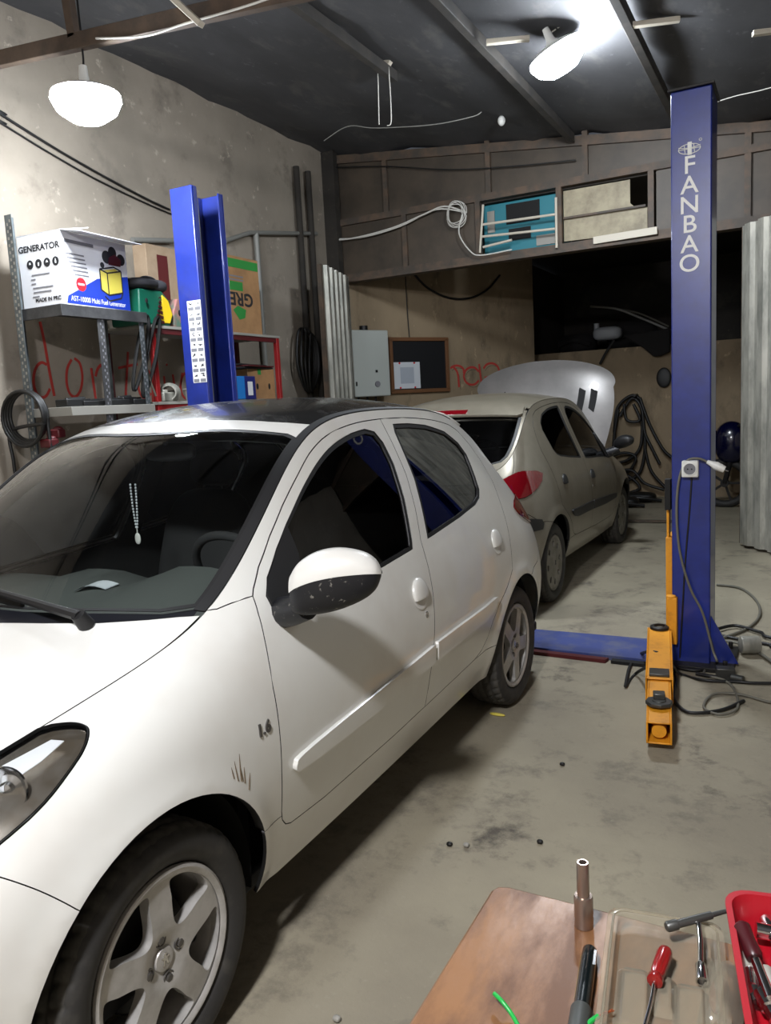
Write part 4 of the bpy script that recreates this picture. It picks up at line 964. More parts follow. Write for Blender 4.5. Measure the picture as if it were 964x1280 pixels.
# ------------------------------------------------------------------ shelves on the left wall
SX0,SX1=-2.82,-2.25
sh=thing('steel_shelf','grey slotted-angle shelf holding the white generator box','shelf',(-2.43,2.85,0))
def slotted(x,y,z1,sx,sy):
    w_=.068 if y<2.5 else (.06 if y<3 else .044)
    b=MB(); b.box((x+sx*w_/2,y,z1/2),(w_,.003,z1)); b.box((x,y+sy*w_/2,z1/2),(.003,w_,z1)); return b
def slots(x,y,z0,z1,sx,sy):
    b=MB(); z=z0; k_=1.5 if y<2.5 else 1
    while z<z1:
        b.box((x+sx*.014*k_,y-sy*.0018,z),(.009*k_,.001,.018)); b.box((x+sx*.032*k_,y-sy*.0018,z+.02),(.009*k_,.001,.018)); b.box((x-sx*.0018,y+sy*.016,z),(.001,.009,.016)); b.box((x-sx*.0018,y+sy*.034,z+.02),(.001,.009,.016)); z+=.045
    return b
for x,y,z1,sx,sy in ((-2.655,2.45,2.88,1,1),(-2.245,2.83,2.25,-1,-1),(-2.245,3.20,2.25,-1,-1),(-2.655,3.20,2.35,1,-1)):
    u=build('upright',slotted(x,y,z1,sx,sy),M['greysheet' if 2.5<y<3 else 'steel'],sh); build('slot_row',slots(x,y,1.2,z1-.03,sx,sy),M['paleboard' if y<2.5 else 'inkgrey'],u)
b=MB(); b.box((-2.435,2.85,2.262),(.40,.74,.02)); b.box((-2.237,2.85,2.235),(.012,.76,.075)); b.box((-2.435,2.477,2.235),(.40,.012,.075)); build('shelf_board',b,M['greysheet'],sh,bev=.002,label='dark sheet-metal shelf board')
b=MB(); b.box((-2.435,2.85,1.60),(.40,.74,.02)); b.box((-2.237,2.85,1.58),(.012,.76,.06)); b.box((-2.435,2.477,1.58),(.40,.012,.06)); build('shelf_board',b,M['paleboard'],sh,bev=.002)
# red-framed rack behind it
rr=thing('red_rack','red-framed rack with pale boards beyond the slotted-angle shelf','shelf',(-2.55,4.15,0))
for x,y,m,z in ((-2.33,3.365,'redframe',2.2),(-2.80,3.36,'dkred',2.2),(-2.33,4.96,'redframe',2.2),(-2.80,4.96,'dkred',2.2)):
    b=MB(); b.box((x,y,z/2),(.04,.04,z)); build('upright',b,M[m],rr,bev=.003)
for z in (2.19,1.615):
    b=MB(); b.box((-2.565,4.145,z),(.52,1.69,.022)); build('shelf_board',b,M['paleboard'],rr,bev=.002)
    b=MB(); b.bar((-2.33,3.36,z-.03),(-2.33,4.96,z-.03),.03,.04); build('shelf_rail',b,M['redframe' if z<2 else 'dkred'],rr)
# generator carton
gr=R(4.3); g0=PX(88,375,Z=2.285); g0=np.array([-2.262,2.545,2.275])
GM=rotm(rz=gr); gL,gD,gH=.61,.385,.475   # along y, along x, height
t=thing('generator_carton','white generator carton with blue printed side on the slotted-angle shelf','box',g0)
def gp(a,y,z): return g0+GM@np.array([a,y,z])
b=MB(); b.box(gp(-gD/2,gL/2,gH/2),(gD,gL,gH),rz=gr); build('carton',b,M['whitecard'],t,bev=.004)
b=MB(); 
for poly in ([(-gD,0),(0.0,0),(.0,-.02),(.02,.16),(-gD+.02,.15)],): 
    b.prism([(x,y) for x,y in [(-gD,0),(0,0),(.10,.16),(-gD+.02,.15)]],.004,GM@rotm(rx=R(9)),gp(0,0,gH))
b.prism([(-.0,0),(0,gL),(.17,gL-.02),(.15,.03)],.004,GM@rotm(ry=R(8)),gp(0,0,gH)); build('carton_flap',b,M['whitecard'],t)
FS=GM@cols((0,1,0),(0,0,1),(1,0,0)); FF_=GM@cols((1,0,0),(0,0,1),(0,-1,0))
def side(poly,m,nm,d=.0006,lift=.0008,label=None):
    b=MB(); b.prism(poly,d,FS,gp(lift,0,0)); return build(nm,b,M[m],t,label=label)
side([(.005,.012),(gL-.005,.012),(gL-.005,.25),(.30,.20),(.02,.06)],'printblue','print_panel',label='blue printed triangle')
bl=text_mb('AST-10000 Multi Fuel Generator',.048,FS,gp(.0018,.30,.045),.0004,sx=.8); build('print_text',bl,M['whitecard'],t)
b=MB(); b.prism(circle(.045,28),.0006,FS,gp(.001,.145,.145)); build('print_dot',b,M['printred'],t); b=MB(); b.box(gp(.002,.145,.145),(.001,.055,.012),rz=gr); build('print_bar',b,M['whitecard'],t)
b=MB(); b.prism([(.33,.13),(.40,.10),(.54,.13),(.54,.27),(.48,.29),(.33,.26)],.0006,FS,gp(.0012,0,0)); build('print_picture',b,M['printyellow'],t)
b=MB()
for a,c in (((.33,.13),(.33,.27)),((.40,.10),(.40,.25)),((.54,.13),(.54,.28)),((.33,.27),(.47,.30)),((.33,.27),(.40,.25)),((.40,.25),(.54,.28)),((.47,.30),(.54,.28)),((.40,.10),(.54,.13)),((.33,.13),(.40,.10)),((.36,.09),(.40,.06)),((.40,.06),(.52,.09)),((.52,.09),(.54,.13))): b.bar(gp(.002,*a),gp(.002,*c),.010,.001,up=FS[:,2])
for k,(y,z,r) in enumerate(((.41,.36,.045),(.55,.36,.04),(.47,.40,.04),(.36,.30,.02))): b.prism(circle(r,16),.0006,FS,gp(.0010,y,z))
build('print_outline',b,M['ink'],t); b=MB()
b.prism([(.42,.31),(.54,.31),(.55,.36),(.49,.39),(.43,.36)],.0006,FS,gp(.0022,0,0)); build('print_photo',b,M['dkred'],t)
b=MB()
for k in range(6): b.box(gp(.0012,.11+.01*k,.335-.026*k),(.001,.17-.008*k,.009),rz=gr)
b.box(gp(.0012,.16,.415),(.001,.26,.022),rz=gr); build('print_lines',b,M['inkgrey'],t)
def front(b,m,nm): return build(nm,b,M[m],t)
front(text_mb('GENERATOR',.056,FF_,gp(-.195,-.0012,.385),.0004,bold=.0014,sx=1.12),'ink','print_text')
front(text_mb('MADE IN PRC',.034,FF_,gp(-.155,-.0012,.05),.0004,bold=.001,sx=1.1),'ink','print_text')
b=MB();b2=MB()
for k in range(4):
    c=gp(-.285+.076*k,-.001,.285); b.prism(circle(.029,22),.0006,FF_,c); b2.prism([(x*.5,y*.75) for x,y in ([(-.018,0),(.018,0),(.012,.018),(-.012,.018)],[(-.01,-.02),(.01,-.02),(.014,.01),(-.014,.01)],[(-.022,.0),(.022,0),(0,.022)],[(-.01,-.018),(.01,-.018),(.012,.0),(0,.026),(-.012,0)])[k]],.0006,FF_,c+FF_[:,2]*.0008)
front(b,'ink','print_icon'); front(b2,'whitecard','print_icon')
b=MB()
for k,(x,l) in enumerate(((-.22,.16),(-.29,.04),(-.29,.04),(-.21,.18),(-.22,.16),(-.28,.06))): b.box(gp(x+.02,-.001,.215-.028*k),(l,.001,.009),rz=gr)
front(b,'inkgrey','print_lines')
# cartons and cases on the red rack
def carton(name,label,x,y0,y1,z0,h,d,m='card'):
    t=thing(name,label,'box',(x-d/2,(y0+y1)/2,z0)); b=MB(); b.box((x-d/2,(y0+y1)/2,z0+h/2),(d,y1-y0,h)); build('carton',b,M[m],t,bev=.004); return t
t=carton('appliance_carton','tall brown carton with green print standing upside down on the red rack',-2.36,4.20,4.80,2.202,.66,.42)
TY=cols((0,-1,0),(0,0,-1),(1,0,0)); xq=-2.359
q=PX(298,373,X=xq); build('print_text',text_mb('GREE',.155,TY,(xq,q[1],q[2]),.0005,bold=.004,sx=1.15),M['ink'],t)
q0=PX(283,348,X=xq);q1=PX(304,366,X=xq); b=MB(); b.box((xq,(q0[1]+q1[1])/2,(q0[2]+q1[2])/2),(.001,abs(q1[1]-q0[1]),.075)); build('print_band',b,M['printgreen'],t); b=MB(); b.box((xq,4.50,2.80),(.001,.58,.075)); build('print_band',b,M['printgreen'],t); b=MB()
q=PX(300,391,X=xq); b.prism([(-.09,.02),(-.02,.06),(.09,.03),(.07,-.04),(-.01,-.06)],.0008,cols((0,1,0),(0,0,1),(1,0,0)),(xq,q[1],q[2])); build('print_leaf',b,M['printgreen'],t)
b=MB()
for k in range(2): b.box((xq,4.47,2.66+.03*k),(.001,.2,.012))
build('print_lines',b,M['inkgrey'],t)
t=carton('brown_carton','plain brown carton at the back of the red rack beside the left lift post',-2.64,3.70,4.10,2.202,.69,.14,'card_pale')
b=MB(); b.box((-2.639,3.88,2.62),(.001,.12,.4)); build('print_lines',b,M['dkred'],t)
t=carton('brown_carton','low brown carton with hand holes on the lower board of the red rack',-2.356,4.53,4.93,1.627,.27,.42)
b=MB()
for y in (4.66,4.84): b.prism([(.016*math.cos(a),.028*math.sin(a)) for a in np.linspace(0,2*PI,16,endpoint=False)],.001,cols((0,1,0),(0,0,1),(1,0,0)),(-2.355,y,1.74))
build('hand_hole',b,M['black'],t); b=MB(); b.box((-2.355,4.70,1.87),(.001,.05,.05)); build('print_panel',b,M['printgreen'],t)
t=carton('blue_carton','small blue and navy carton in front of the low brown carton',-2.30,4.27,4.56,1.627,.20,.05,'skyblue')
b=MB(); b.box((-2.299,4.48,1.727),(.0012,.15,.198)); build('print_panel',b,M['navy'],t); b=MB(); b.box((-2.298,4.48,1.72),(.001,.07,.12)); build('print_lines',b,M['whitecard'],t)
# dark magazines / clutter on top of the low carton
b=MB(); rnd=random.Random(5)
for k in range(3): 
    o=MB(); o.box((-2.5+rnd.uniform(-.03,.03),4.62+rnd.uniform(-.05,.05),1.905+.014*k),(.34,.5,.012),rz=rnd.uniform(-.2,.2)); tag(build('flat_gasket_sheet',o,M['dkred' if k==1 else 'cloth'],bev=.002),['lowest dark flat sheet of the pile on the low brown carton','reddish flat sheet in the middle of the pile on the low brown carton','topmost dark flat sheet on the low brown carton'][k],'sheet','flat sheets on the low carton')
# green and yellow tool case
z0=2.202; t=thing('tool_case','green tool case with yellow and brown striped side on the red rack','case',(-2.40,3.47,z0))
pts=[(3.255,0),(3.56,0),(3.60,.06),(3.57,.20),(3.50,.26),(3.262,.26),(3.25,.1)]
b=MB(); b.prism([(y,z) for y,z in pts],.30,cols((0,1,0),(0,0,1),(1,0,0)),(-2.62,0,z0)); build('body',b,M['green'],t,bev=.012)
b=MB(); b.prism([(3.43,.02),(3.55,.02),(3.585,.09),(3.55,.19),(3.49,.23),(3.47,.12)],.012,cols((0,1,0),(0,0,1),(1,0,0)),(-2.32,0,z0)); build('side_panel',b,M['yellowp'],t,bev=.003)
b=MB()
for k in range(6): b.bar((-2.305,3.40+.012*k,z0+.04+.034*k),(-2.305,3.48-.004*k,z0+.02+.036*k),.022,.008,up=(1,0,0))
build('grip_stripe',b,M['maroon'],t); b=MB(); b.ell((-2.30,3.31,z0+.17),(.006,.014,.02)); build('latch',b,M['black'],t)
t_=b; b=MB(); b.ell((-2.44,3.38,z0+.305),(.15,.17,.045),rot=rotm(rz=.2),p=.7); b.ell((-2.40,3.50,z0+.30),(.10,.09,.05),p=.8); b.tube(crom([(-2.36,3.24,z0+.29),(-2.33,3.32,z0+.34),(-2.36,3.42,z0+.355),(-2.40,3.52,z0+.35),(-2.38,3.58,z0+.29)],5),.012,8); tag(build('folded_bag',b,mat('dark_grey_bag',(.17,.17,.19),.8)),'dark folded bag lying on top of the green tool case','bag')
t=thing('tool_case','small pink and green printed case with a round hole next to the striped tool case','case',(-2.42,3.72,z0)); b=MB(); b.prism([(3.605,0),(3.84,0),(3.84,.20),(3.66,.22),(3.61,.12)],.26,cols((0,1,0),(0,0,1),(1,0,0)),(-2.58,0,z0)); build('body',b,mat('pink_print',(.62,.42,.40),.6,col2=(.30,.42,.36),scale=14),t,bev=.01)
b=MB(); b.ell((-2.318,3.68,z0+.11),(.006,.02,.024)); build('hole',b,M['black'],t)
# things on the lower boards
zb=1.612; G2='dark belts and tools along the lower shelf'
rnd=random.Random(9)
lbl=['long black bar lying on the lower board under the generator carton','black wedge-shaped tool lying at the front of the lower board','flat black tray of tools on the lower board','black ratchet case near the middle of the lower board','low black tool roll beside the red rack post']
for k,(y,l,h) in enumerate(((2.60,.20,.05),(2.74,.22,.035),(2.90,.22,.04),(3.04,.16,.055),(3.15,.12,.04))):
    o=MB(); o.box((-2.36+.02*k%.05,y,zb+h/2),(.12,l,h),rz=rnd.uniform(-.25,.25)); o.cyl((-2.34,y-l*.4,zb+h*.9),(-2.34,y+l*.4,zb+h*1.05),.014); tag(build('tool_bundle',o,M['cord_black'],bev=.006),lbl[k],'tool',G2)
q=PX(214,491,X=-2.40); b=MB(); b.lathe([(.055,-.03),(.075,-.02),(.075,.10),(.06,.12),(.05,.12),(.05,.0)],(q[0],q[1],q[2]),(.55,-.83,0),28); b.cyl((q[0]-.02,q[1]+.03,1.627),(q[0],q[1],q[2]),.045); tag(build('pipe_elbow',b,M['galv']),'grey metal pipe elbow open towards the room on the red rack\'s lower board','pipe')
q=PX(240,505,X=-2.3); b=MB(); b.lathe([(0,0),(.09,0),(.11,.09),(.115,.09),(.115,.10),(.1,.10),(.0,.1)],(-2.36,3.85,1.628),(0,0,1),28); tag(build('paint_tub',b,M['paleboard']),'pale round tub with lid beside the pipe elbow','tub')
b=MB(); b.box((-2.36,3.47,1.663),(.10,.14,.07),rz=.15); b.cyl((-2.36,3.47,1.69),(-2.36,3.47,1.72),.03); tag(build('metal_can',b,M['galv'],bev=.008),'flat grey metal can left of the pale tub','can')
# belts hanging under the upper board
for k,(a,c) in enumerate((((182,400),(168,484)),((196,402),(180,492)))):
    p0=PX(*a,X=-2.30);p1=PX(*c,X=-2.30); b=MB(); L=np.linalg.norm(p1-p0); pm=(p0+p1)/2
    pts=crom([p0+np.array([0,-.02,0]),pm+np.array([0,-.035,0]),p1+np.array([0,-.01,.02]),p1+np.array([0,.02,0]),pm+np.array([.01,.045,0]),p0+np.array([0,.03,0])],6,True); b.tube(pts,.014,6,True)
    tag(build('drive_belt',b,M['cord_black']),['black drive belt hanging under the shelf board, nearer the front upright','black drive belt hanging under the shelf board, nearer the red rack'][k],'belt','hanging drive belts')
b=MB(); b.tube(crom(P_([(178,408),(180,440),(186,470),(195,495)],X=-2.29),6),.008,8); tag(build('hanging_cable',b,M['cord_grey']),'thin grey cable hanging beside the red post of the rack','cable')
# coil of black hose on the near upright
q=PX(36,520,Y=2.42); b=MB(); pts=[]
for k in range(4*28):
    a=2*PI*k/28; rr_=.165+.018*math.sin(k*.21)+.006*(k//28); pts.append(q+np.array([rr_*1.12*math.cos(a),-.012*(k//28),-.02+rr_*math.sin(a)]))
b.tube(pts,.012,8); b.tube(crom([pts[-1],q+np.array([-.2,0,-.1]),q+np.array([-.21,0,-.3]),q+np.array([-.2,0,-.6])],6),.012,8); b.tube(crom([pts[0],q+np.array([.18,0,-.1]),q+np.array([.2,0,-.45])],6),.012,8)
tag(build('hose_coil',b,M['cord_black'],ang=80),'coil of black hose hung on the near shelf upright','hose')
# pale board leaning by the shelf
b=MB(); q=PX(14,400,Y=2.62); b.box((q[0]-.13,2.62,1.22),(.26,.02,2.44)); t=build('leaning_board',b,mat('pale_panel',(.74,.66,.55),.7,col2=(.66,.58,.47),scale=4),bev=.003); tag(t,'pale board with red lettering at the left edge behind the black hose coil','board')
q=PX(6,478,Y=2.609); build('lettering',text_mb('US',.09,TXF,(q[0],2.609,q[2]),.0006,bold=.004,sx=1.2),M['dkred'],t)
# small red parts low on the shelf
for k,(x,y) in enumerate(((62,545),(70,533))):
    q=PX(x,y+9,X=-2.45); b=MB(); b.box(q,(.10,.08,.06),rz=.3*k); b.ell(q+np.array([0,.02,.03]),(.04,.03,.02)); tag(build('red_box',b,M['dkred'],bev=.01),['dark red box seen through the hose coil','dark red box just above the car roof by the upright'][k],'box','red boxes low on the shelf')
b=MB(); b.box((-2.435,2.85,1.16),(.40,.74,.02)); build('shelf_board',b,M['greysheet'],sh)

# ------------------------------------------------------------------ writing and runs on the walls
def stroke(b,pts,r,X=None,n=6): b.tube(crom(pts,n),r,6)
def graffiti(name,strokes,plane,m,label,r,flat):
    b=MB()
    for s in strokes: b.tube(crom([PX(x,y,**plane) for x,y in s],5),r,6)
    n_=np.array([1.,0,0]) if 'X' in plane else plane['n']; p_=np.array([plane['X'],0,0]) if 'X' in plane else plane['P']
    b.v=[v-np.outer((v-p_)@n_,n_)*.85 for v in b.v]; o=build(name,b,m,ang=80); tag(o,label,'graffiti'); return o
def arc(cx,cy,rx,ry,a0,a1,n=9): return [(cx+rx*math.cos(R(a)),cy+ry*math.sin(R(a))) for a in np.linspace(a0,a1,n)]
WL=dict(X=XL+.003)
graffiti('graffiti',[[(50,402),(56,430),(62,465),(68,495)],arc(53,475,11,22,-60,-330),arc(93,472,10,24,-90,250),[(114,460),(120,500)],arc(128,478,9,22,-160,10),[(137,480),(139,500)],[(160,440),(157,500)],[(148,460),(172,455)],arc(182,480,9,18,-40,-320),[(190,465),(192,515)],[(205,470),(208,500)],[(208,455),(209,457)],[(216,468),(222,498),(228,466)],arc(233,482,7,16,-10,-300)],WL,M['paint_red'],'red sprayed writing on the left wall behind the shelves',.012,0)
gp0=P0+NB*.003
gf=graffiti('graffiti',[[(566,458),(572,466),(574,484)],arc(571,464,9,7,-150,20),arc(590,470,10,11,-30,-330),[(599,455),(602,480)],arc(614,464,10,10,-160,120),[(622,470),(606,472)]],dict(P=gp0,n=NB),M['paint_red'],'red sprayed letters with dark edges right of the blackboard',.016,0)
b=MB()
for s in [[(568,461),(574,469),(576,487)],arc(573,467,9,7,-150,20),arc(592,473,10,11,-30,-330),[(601,458),(604,483)],arc(616,467,10,10,-160,120)]: b.tube(crom([PX(x,y,P=P0+NB*.001,n=NB) for x,y in s],5),.010,6)
b.v=[v-np.outer((v-(P0+NB*.001))@NB,NB)*.9 for v in b.v]; build('dark_edging',b,M['paint_dark'],gf,label='dark paint edging')
cable('wall_cable',[np.array([XL+.02,-2.5,4.15]),np.array([XL+.02,.6,4.02])]+P_([(-20,128),(0,142),(60,180),(120,215),(180,247),(212,262)],X=XL+.02),.009,M['cord_black'],'upper black cable sagging along the left wall above the generator carton')
cable('wall_cable',[np.array([XL+.015,-2.5,4.10]),np.array([XL+.015,.6,3.96])]+P_([(-20,140),(0,153),(60,190),(120,224),(180,253),(215,268)],X=XL+.015),.007,M['cord_black'],'lower black cable sagging along the left wall above the generator carton')
def pipe(name,pts,r,m,label): b=MB(); b.tube(pts,r,10); o=build(name,b,m,ang=60); tag(o,label,'pipe'); return o
pipe('conduit_pipe',P_([(165,300),(216,301)],X=XL+.04),.022,M['pipe'],'grey conduit pipe on the left wall between the carton and the left lift post')
pipe('conduit_pipe',[PX(282,301,X=XL+.05),PX(312,291,X=XL+.05),PX(396,292,X=XL+.05)],.022,M['pipe'],'grey conduit pipe on the left wall right of the left lift post')
q0=PX(320,292,X=XL+.05); pipe('conduit_pipe',[q0,(q0[0],q0[1],.02)],.03,M['pipe'],'upright grey pipe on the left wall behind the red rack')
for k,(x,dy) in enumerate(((376,0),(390,.25))):
    q=PX(x,300,X=XL+.06); pipe('drain_pipe',[(XL+.06,q[1],.02),(XL+.06,q[1],zc(XL)-.3)],.035,M['darkwall'],['sooty upright pipe in the left corner, nearer the red rack','sooty upright pipe in the left corner, nearer the steel frame'][k])
b=MB(); rnd=random.Random(4)
for k in range(4):
    q=PX(384,440,X=XL+.12); b.tube(crom([q+np.array([.02*k,-.16+.05*k,.18]),q+np.array([.03*k,-.20+.03*k,-.15]),q+np.array([.02*k,-.05,-.42]),q+np.array([.02*k,.12,-.2]),q+np.array([.02*k,.1,.12]),q+np.array([.01*k,-.05,.24])],6,True),.016,8,True)
tag(build('hose_coil',b,M['cord_black'],ang=80),'bundle of black hose hanging in the left corner beside the corrugated leaf','hose')
# coil of white cable on the steel frame
q=PX(571,268,Y=6.93); b=MB(); pts=[]
for k in range(5*26):
    a=2*PI*k/26; rr_=.135-.010*(k//26)+.006*math.sin(k*.9); pts.append(q+np.array([rr_*.85*math.cos(a),-.011*(k//26),rr_*1.05*math.sin(a)]))
b.tube(pts,.0045,6); b.tube(crom([pts[0]]+P_([(556,258),(530,268),(490,285),(440,298),(405,300),(380,296)],Y=6.92),6),.009,6); b.tube(crom([pts[0]]+P_([(545,262),(500,283),(450,297),(400,299)],Y=6.93),6),.008,6); b.tube(crom([pts[-1]]+P_([(574,292),(588,314),(602,319),(640,312)],Y=6.9),6),.007,6)
tag(build('cable_coil',b,M['cord_white'],ang=80),'coil of white cable hung on the steel frame above the opening','cable')
cable('frame_cable',P_([(400,210),(480,208),(560,212),(640,208),(720,200)],Y=6.94),.007,M['cord_black'],'black cable stretched along the upper row of panes')
# teal cooler behind bars and the pale board
t=thing('window_cooler','teal box cooler behind pale bars in the steel frame','cooler',(-.62,7.25,3.04))
b=MB(); b.box((-.62,7.30,3.30),(.84,.42,.52)); build('case',b,M['teal'],t,bev=.01)
b=MB(); b.box((-.60,7.08,3.43),(.36,.012,.20)); b.box((-.64,7.085,3.22),(.24,.01,.12)); build('vent',b,M['black'],t,bev=.003); b=MB(); b.box((-.95,7.08,3.38),(.08,.012,.22)); b.box((-.36,7.08,3.12),(.2,.012,.1)); build('label_plate',b,M['paleboard'],t)
b=MB()
for a,c in (((602,281),(694,268)),((602,296),(694,286)),((604,309),(640,300)),((604,256),(600,316)),((695,247),(696,310))): b.tube([PX(*a,Y=6.94),PX(*c,Y=6.94)],.013,8)
tag(build('window_bars',b,M['batten']),'pale bars in front of the teal cooler','bars')
b=MB(); pts=[(-.155,3.06),(.66,3.04),(.66,3.27),(.56,3.27),(.50,3.33),(.50,3.55),(-.155,3.55)]; b.prism(pts,.012,TXF,(0,7.03,0)); t=build('patch_board',b,M['creamboard'],bev=.002); tag(t,'stained cream board patched into the steel frame right of the teal cooler','board')
b=MB(); b.box((.25,6.99,3.28),(.80,.02,.02)); build('seam',b,M['rust'],t)
b=MB(); p0=PX(742,301,Y=6.93);p1=PX(822,288,Y=6.93); b.bar(p0,p1,.03,.07); tag(build('frame_strip',b,M['batten'],bev=.003),'short pale strip on the bottom rail of the steel frame','strip')

# ------------------------------------------------------------------ corrugated door leaves
def corrugated(p0,p1,z0,z1,label,pitch=.19,dep=.035):
    p0=np.array([*p0,0.]);p1=np.array([*p1,0.]); L=np.linalg.norm(p1-p0); d=(p1-p0)/L; nn=np.array([d[1],-d[0],0])
    u=[0.];w_=[0.]; x=0
    while x<L-.001:
        for dx,h in ((.32,0),(.13,1),(.42,1),(.13,0)):
            x=min(L,x+dx*pitch); u.append(x); w_.append(dep*h)
    V=[];F=[]
    for a,h in zip(u,w_):
        for z in (z0,z1):
            for th in (0,-.004): V.append(p0+d*a+nn*(h+th)+np.array([0,0,z]))
    for i in range(len(u)-1):
        a=i*4;b_=a+4; F+= [(a,b_,b_+2,a+2),(a+1,a+3,b_+3,b_+1),(a+2,b_+2,b_+3,a+3),(a,a+1,b_+1,b_)]
    m_=MB(); m_.add(V,F); t=thing('door_leaf',label,'door leaf',tuple((p0+p1)/2+np.array([0,0,z0]))); build('sheet',m_,M['galv'],t,ang=20)
    f=MB()
    for z in (z0+.04,z1-.04,(z0+z1)/2): f.bar(p0-nn*.025+np.array([0,0,z]),p1-nn*.025+np.array([0,0,z]),.03,.05)
    for q in (p0,p1): f.bar(q-nn*.025+np.array([0,0,z0]),q-nn*.025+np.array([0,0,z1]),.03,.05)
    build('leaf_frame',f,M['rust'],t); return t
corrugated((1.505,6.93),(2.35,5.80),.03,2.95,'ribbed grey metal door leaf standing open at the right edge')
a=PX(402,330,Z=2.97);b_=PX(432,346,Z=2.97)
corrugated((a[0],a[1]),(b_[0],b_[1]),.03,2.97,'narrow ribbed grey metal door leaf standing open at the left side of the opening',.17)

# ------------------------------------------------------------------ back room
def onB(x,y,off=0): return PX(x,y,P=P0+NB*off,n=NB)
rB=math.atan2(DB[1],DB[0])
q0=onB(440,413,.26);q1=onB(487,412,.26);q2=onB(487,494,.26); c=(q0+q2)/2; wB=np.linalg.norm((q1-q0)[:2]); hB=q1[2]-q2[2]
t=thing('gas_boiler','white wall boiler beside the blackboard in the back room','boiler',c-NB*.13-np.array([0,0,hB/2]))
b=MB(); b.box(c-NB*.13,(wB,.26,hB),rz=rB); build('case',b,M['boiler'],t,bev=.012)
MBk=cols(DB,(0,0,1),NB); b=MB(); q=onB(472,480,.262); b.lathe([(.035,0),(.035,.012),(.0,.014)],q,NB,20); build('dial',b,M['inkgrey'],t); b=MB(); q=onB(471,464,.262); b.box(q,(.03,.004,.03),rz=rB); q=onB(446,480,.262); b.box(q,(.02,.004,.05),rz=rB); build('display',b,M['black'],t)
b=MB(); 
for s in (-.12,0,.12): b.tube([c-NB*.13+DB*s-np.array([0,0,hB/2]),c-NB*.15+DB*s-np.array([0,0,hB/2+.35])],.014,8)
b.cyl(c-NB*.13+np.array([0,0,hB/2]),c-NB*.13+np.array([0,0,hB/2+.06]),.05); build('boiler_pipe',b,M['cord_black'],t)
q0=onB(488,424,.03);q1=onB(558,424,.03);q2=onB(560,487,.03); c=(q0+q2)/2; wB=np.linalg.norm((q1-q0)[:2]); hB=q1[2]-q2[2]
t=thing('blackboard','wood-framed blackboard on the stained back wall beside the boiler','blackboard',c-NB*.015-np.array([0,0,hB/2]))
b=MB(); b.box(c-NB*.015,(wB,.02,hB),rz=rB); build('board',b,M['boardblack'],t)
b=MB()
for s in (-1,1): b.box(c+np.array([0,0,s*hB/2]),(wB+.05,.035,.045),rz=rB); b.box(c+DB*s*wB/2,(.045,.035,hB),rz=rB)
build('frame',b,M['wood'],t,bev=.003)
q0=onB(492,453,.035);q2=onB(526,485,.035); c=(q0+q2)/2; b=MB(); b.box(c,(np.linalg.norm((q2-q0)[:2]),.003,q0[2]-q2[2]),rz=rB); t=build('notice_sheet',b,M['paper']); tag(t,'white notice sheet pinned on the blackboard','paper')
b=MB(); b.box(c+NB*.002,(.2,.001,.2),rz=rB); build('print_panel',b,mat('print_grey',(.66,.69,.73),.7),t)
b=MB()
for s,z in ((-1,1),(1,1),(-1,-1),(1,-1)): b.ell(c+DB*s*.11+NB*.004+np.array([0,0,z*.15]),(.014,.014,.012),nu=8,nv=6)
build('pin',b,M['printred'],t)
cable('slack_cable',[onB(x,y,.03) for x,y in ((518,343),(535,360),(560,372),(585,373),(608,363),(625,344))],.014,M['cord_black'],'black cable hanging in a slack curve on the stained wall above the blackboard')
cable('wall_wire',[onB(x,y,.02) for x,y in ((507,345),(509,385),(512,423))],.006,M['cord_black'],'thin dark wire running down to the top of the blackboard')
# hoses on the end wall
YB=10.55; HB=lambda l,off=0:[PX(x,y,Y=YB-off) for x,y in l]
t=thing('hose_bundle','bundle of black hoses hanging on the end wall behind the silver car','hose',PX(795,560,Y=YB))
lines=[[(768,540),(772,510),(788,495),(800,500),(803,530),(800,560),(785,575),(765,580)],[(775,520),(790,498),(802,510),(806,540),(815,560),(825,580)],[(780,505),(784,525),(800,525),(792,505)],[(800,497),(812,530),(828,560),(840,572)],[(806,540),(806,565),(800,590),(785,600),(770,598)],[(760,572),(780,566),(795,572),(785,590),(770,585)],[(806,560),(815,590),(838,615)],[(765,590),(790,588),(806,604),(830,612)],[(768,600),(785,595),(800,610),(780,618)],[(773,512),(768,545),(766,580)]]
for i,l in enumerate(lines):
    b=MB(); b.tube(crom(HB(l,.04+.02*(i%4)),6),.022,8); build('hose',b,M['cord_black'],t,ang=80)
b=MB(); q=PX(795,494,Y=YB-.05); b.cyl(q+np.array([0,.12,0]),q-np.array([0,.12,0]),.02); build('hook',b,M['dark_metal'],t)
b=MB(); b.tube(crom(HB([(750,455),(758,440),(768,425)],.03),5),.018,8); tag(build('loft_hose',b,M['cord_black']),'short black hose drooping from the loft edge above the raised bonnet','hose')
b=MB(); q=PX(830,472,Y=YB); b.ell(q,(.10,.02,.14)); tag(build('wall_switch',b,M['cord_black']),'small dark fitting on the end wall left of the lettered post','fitting')
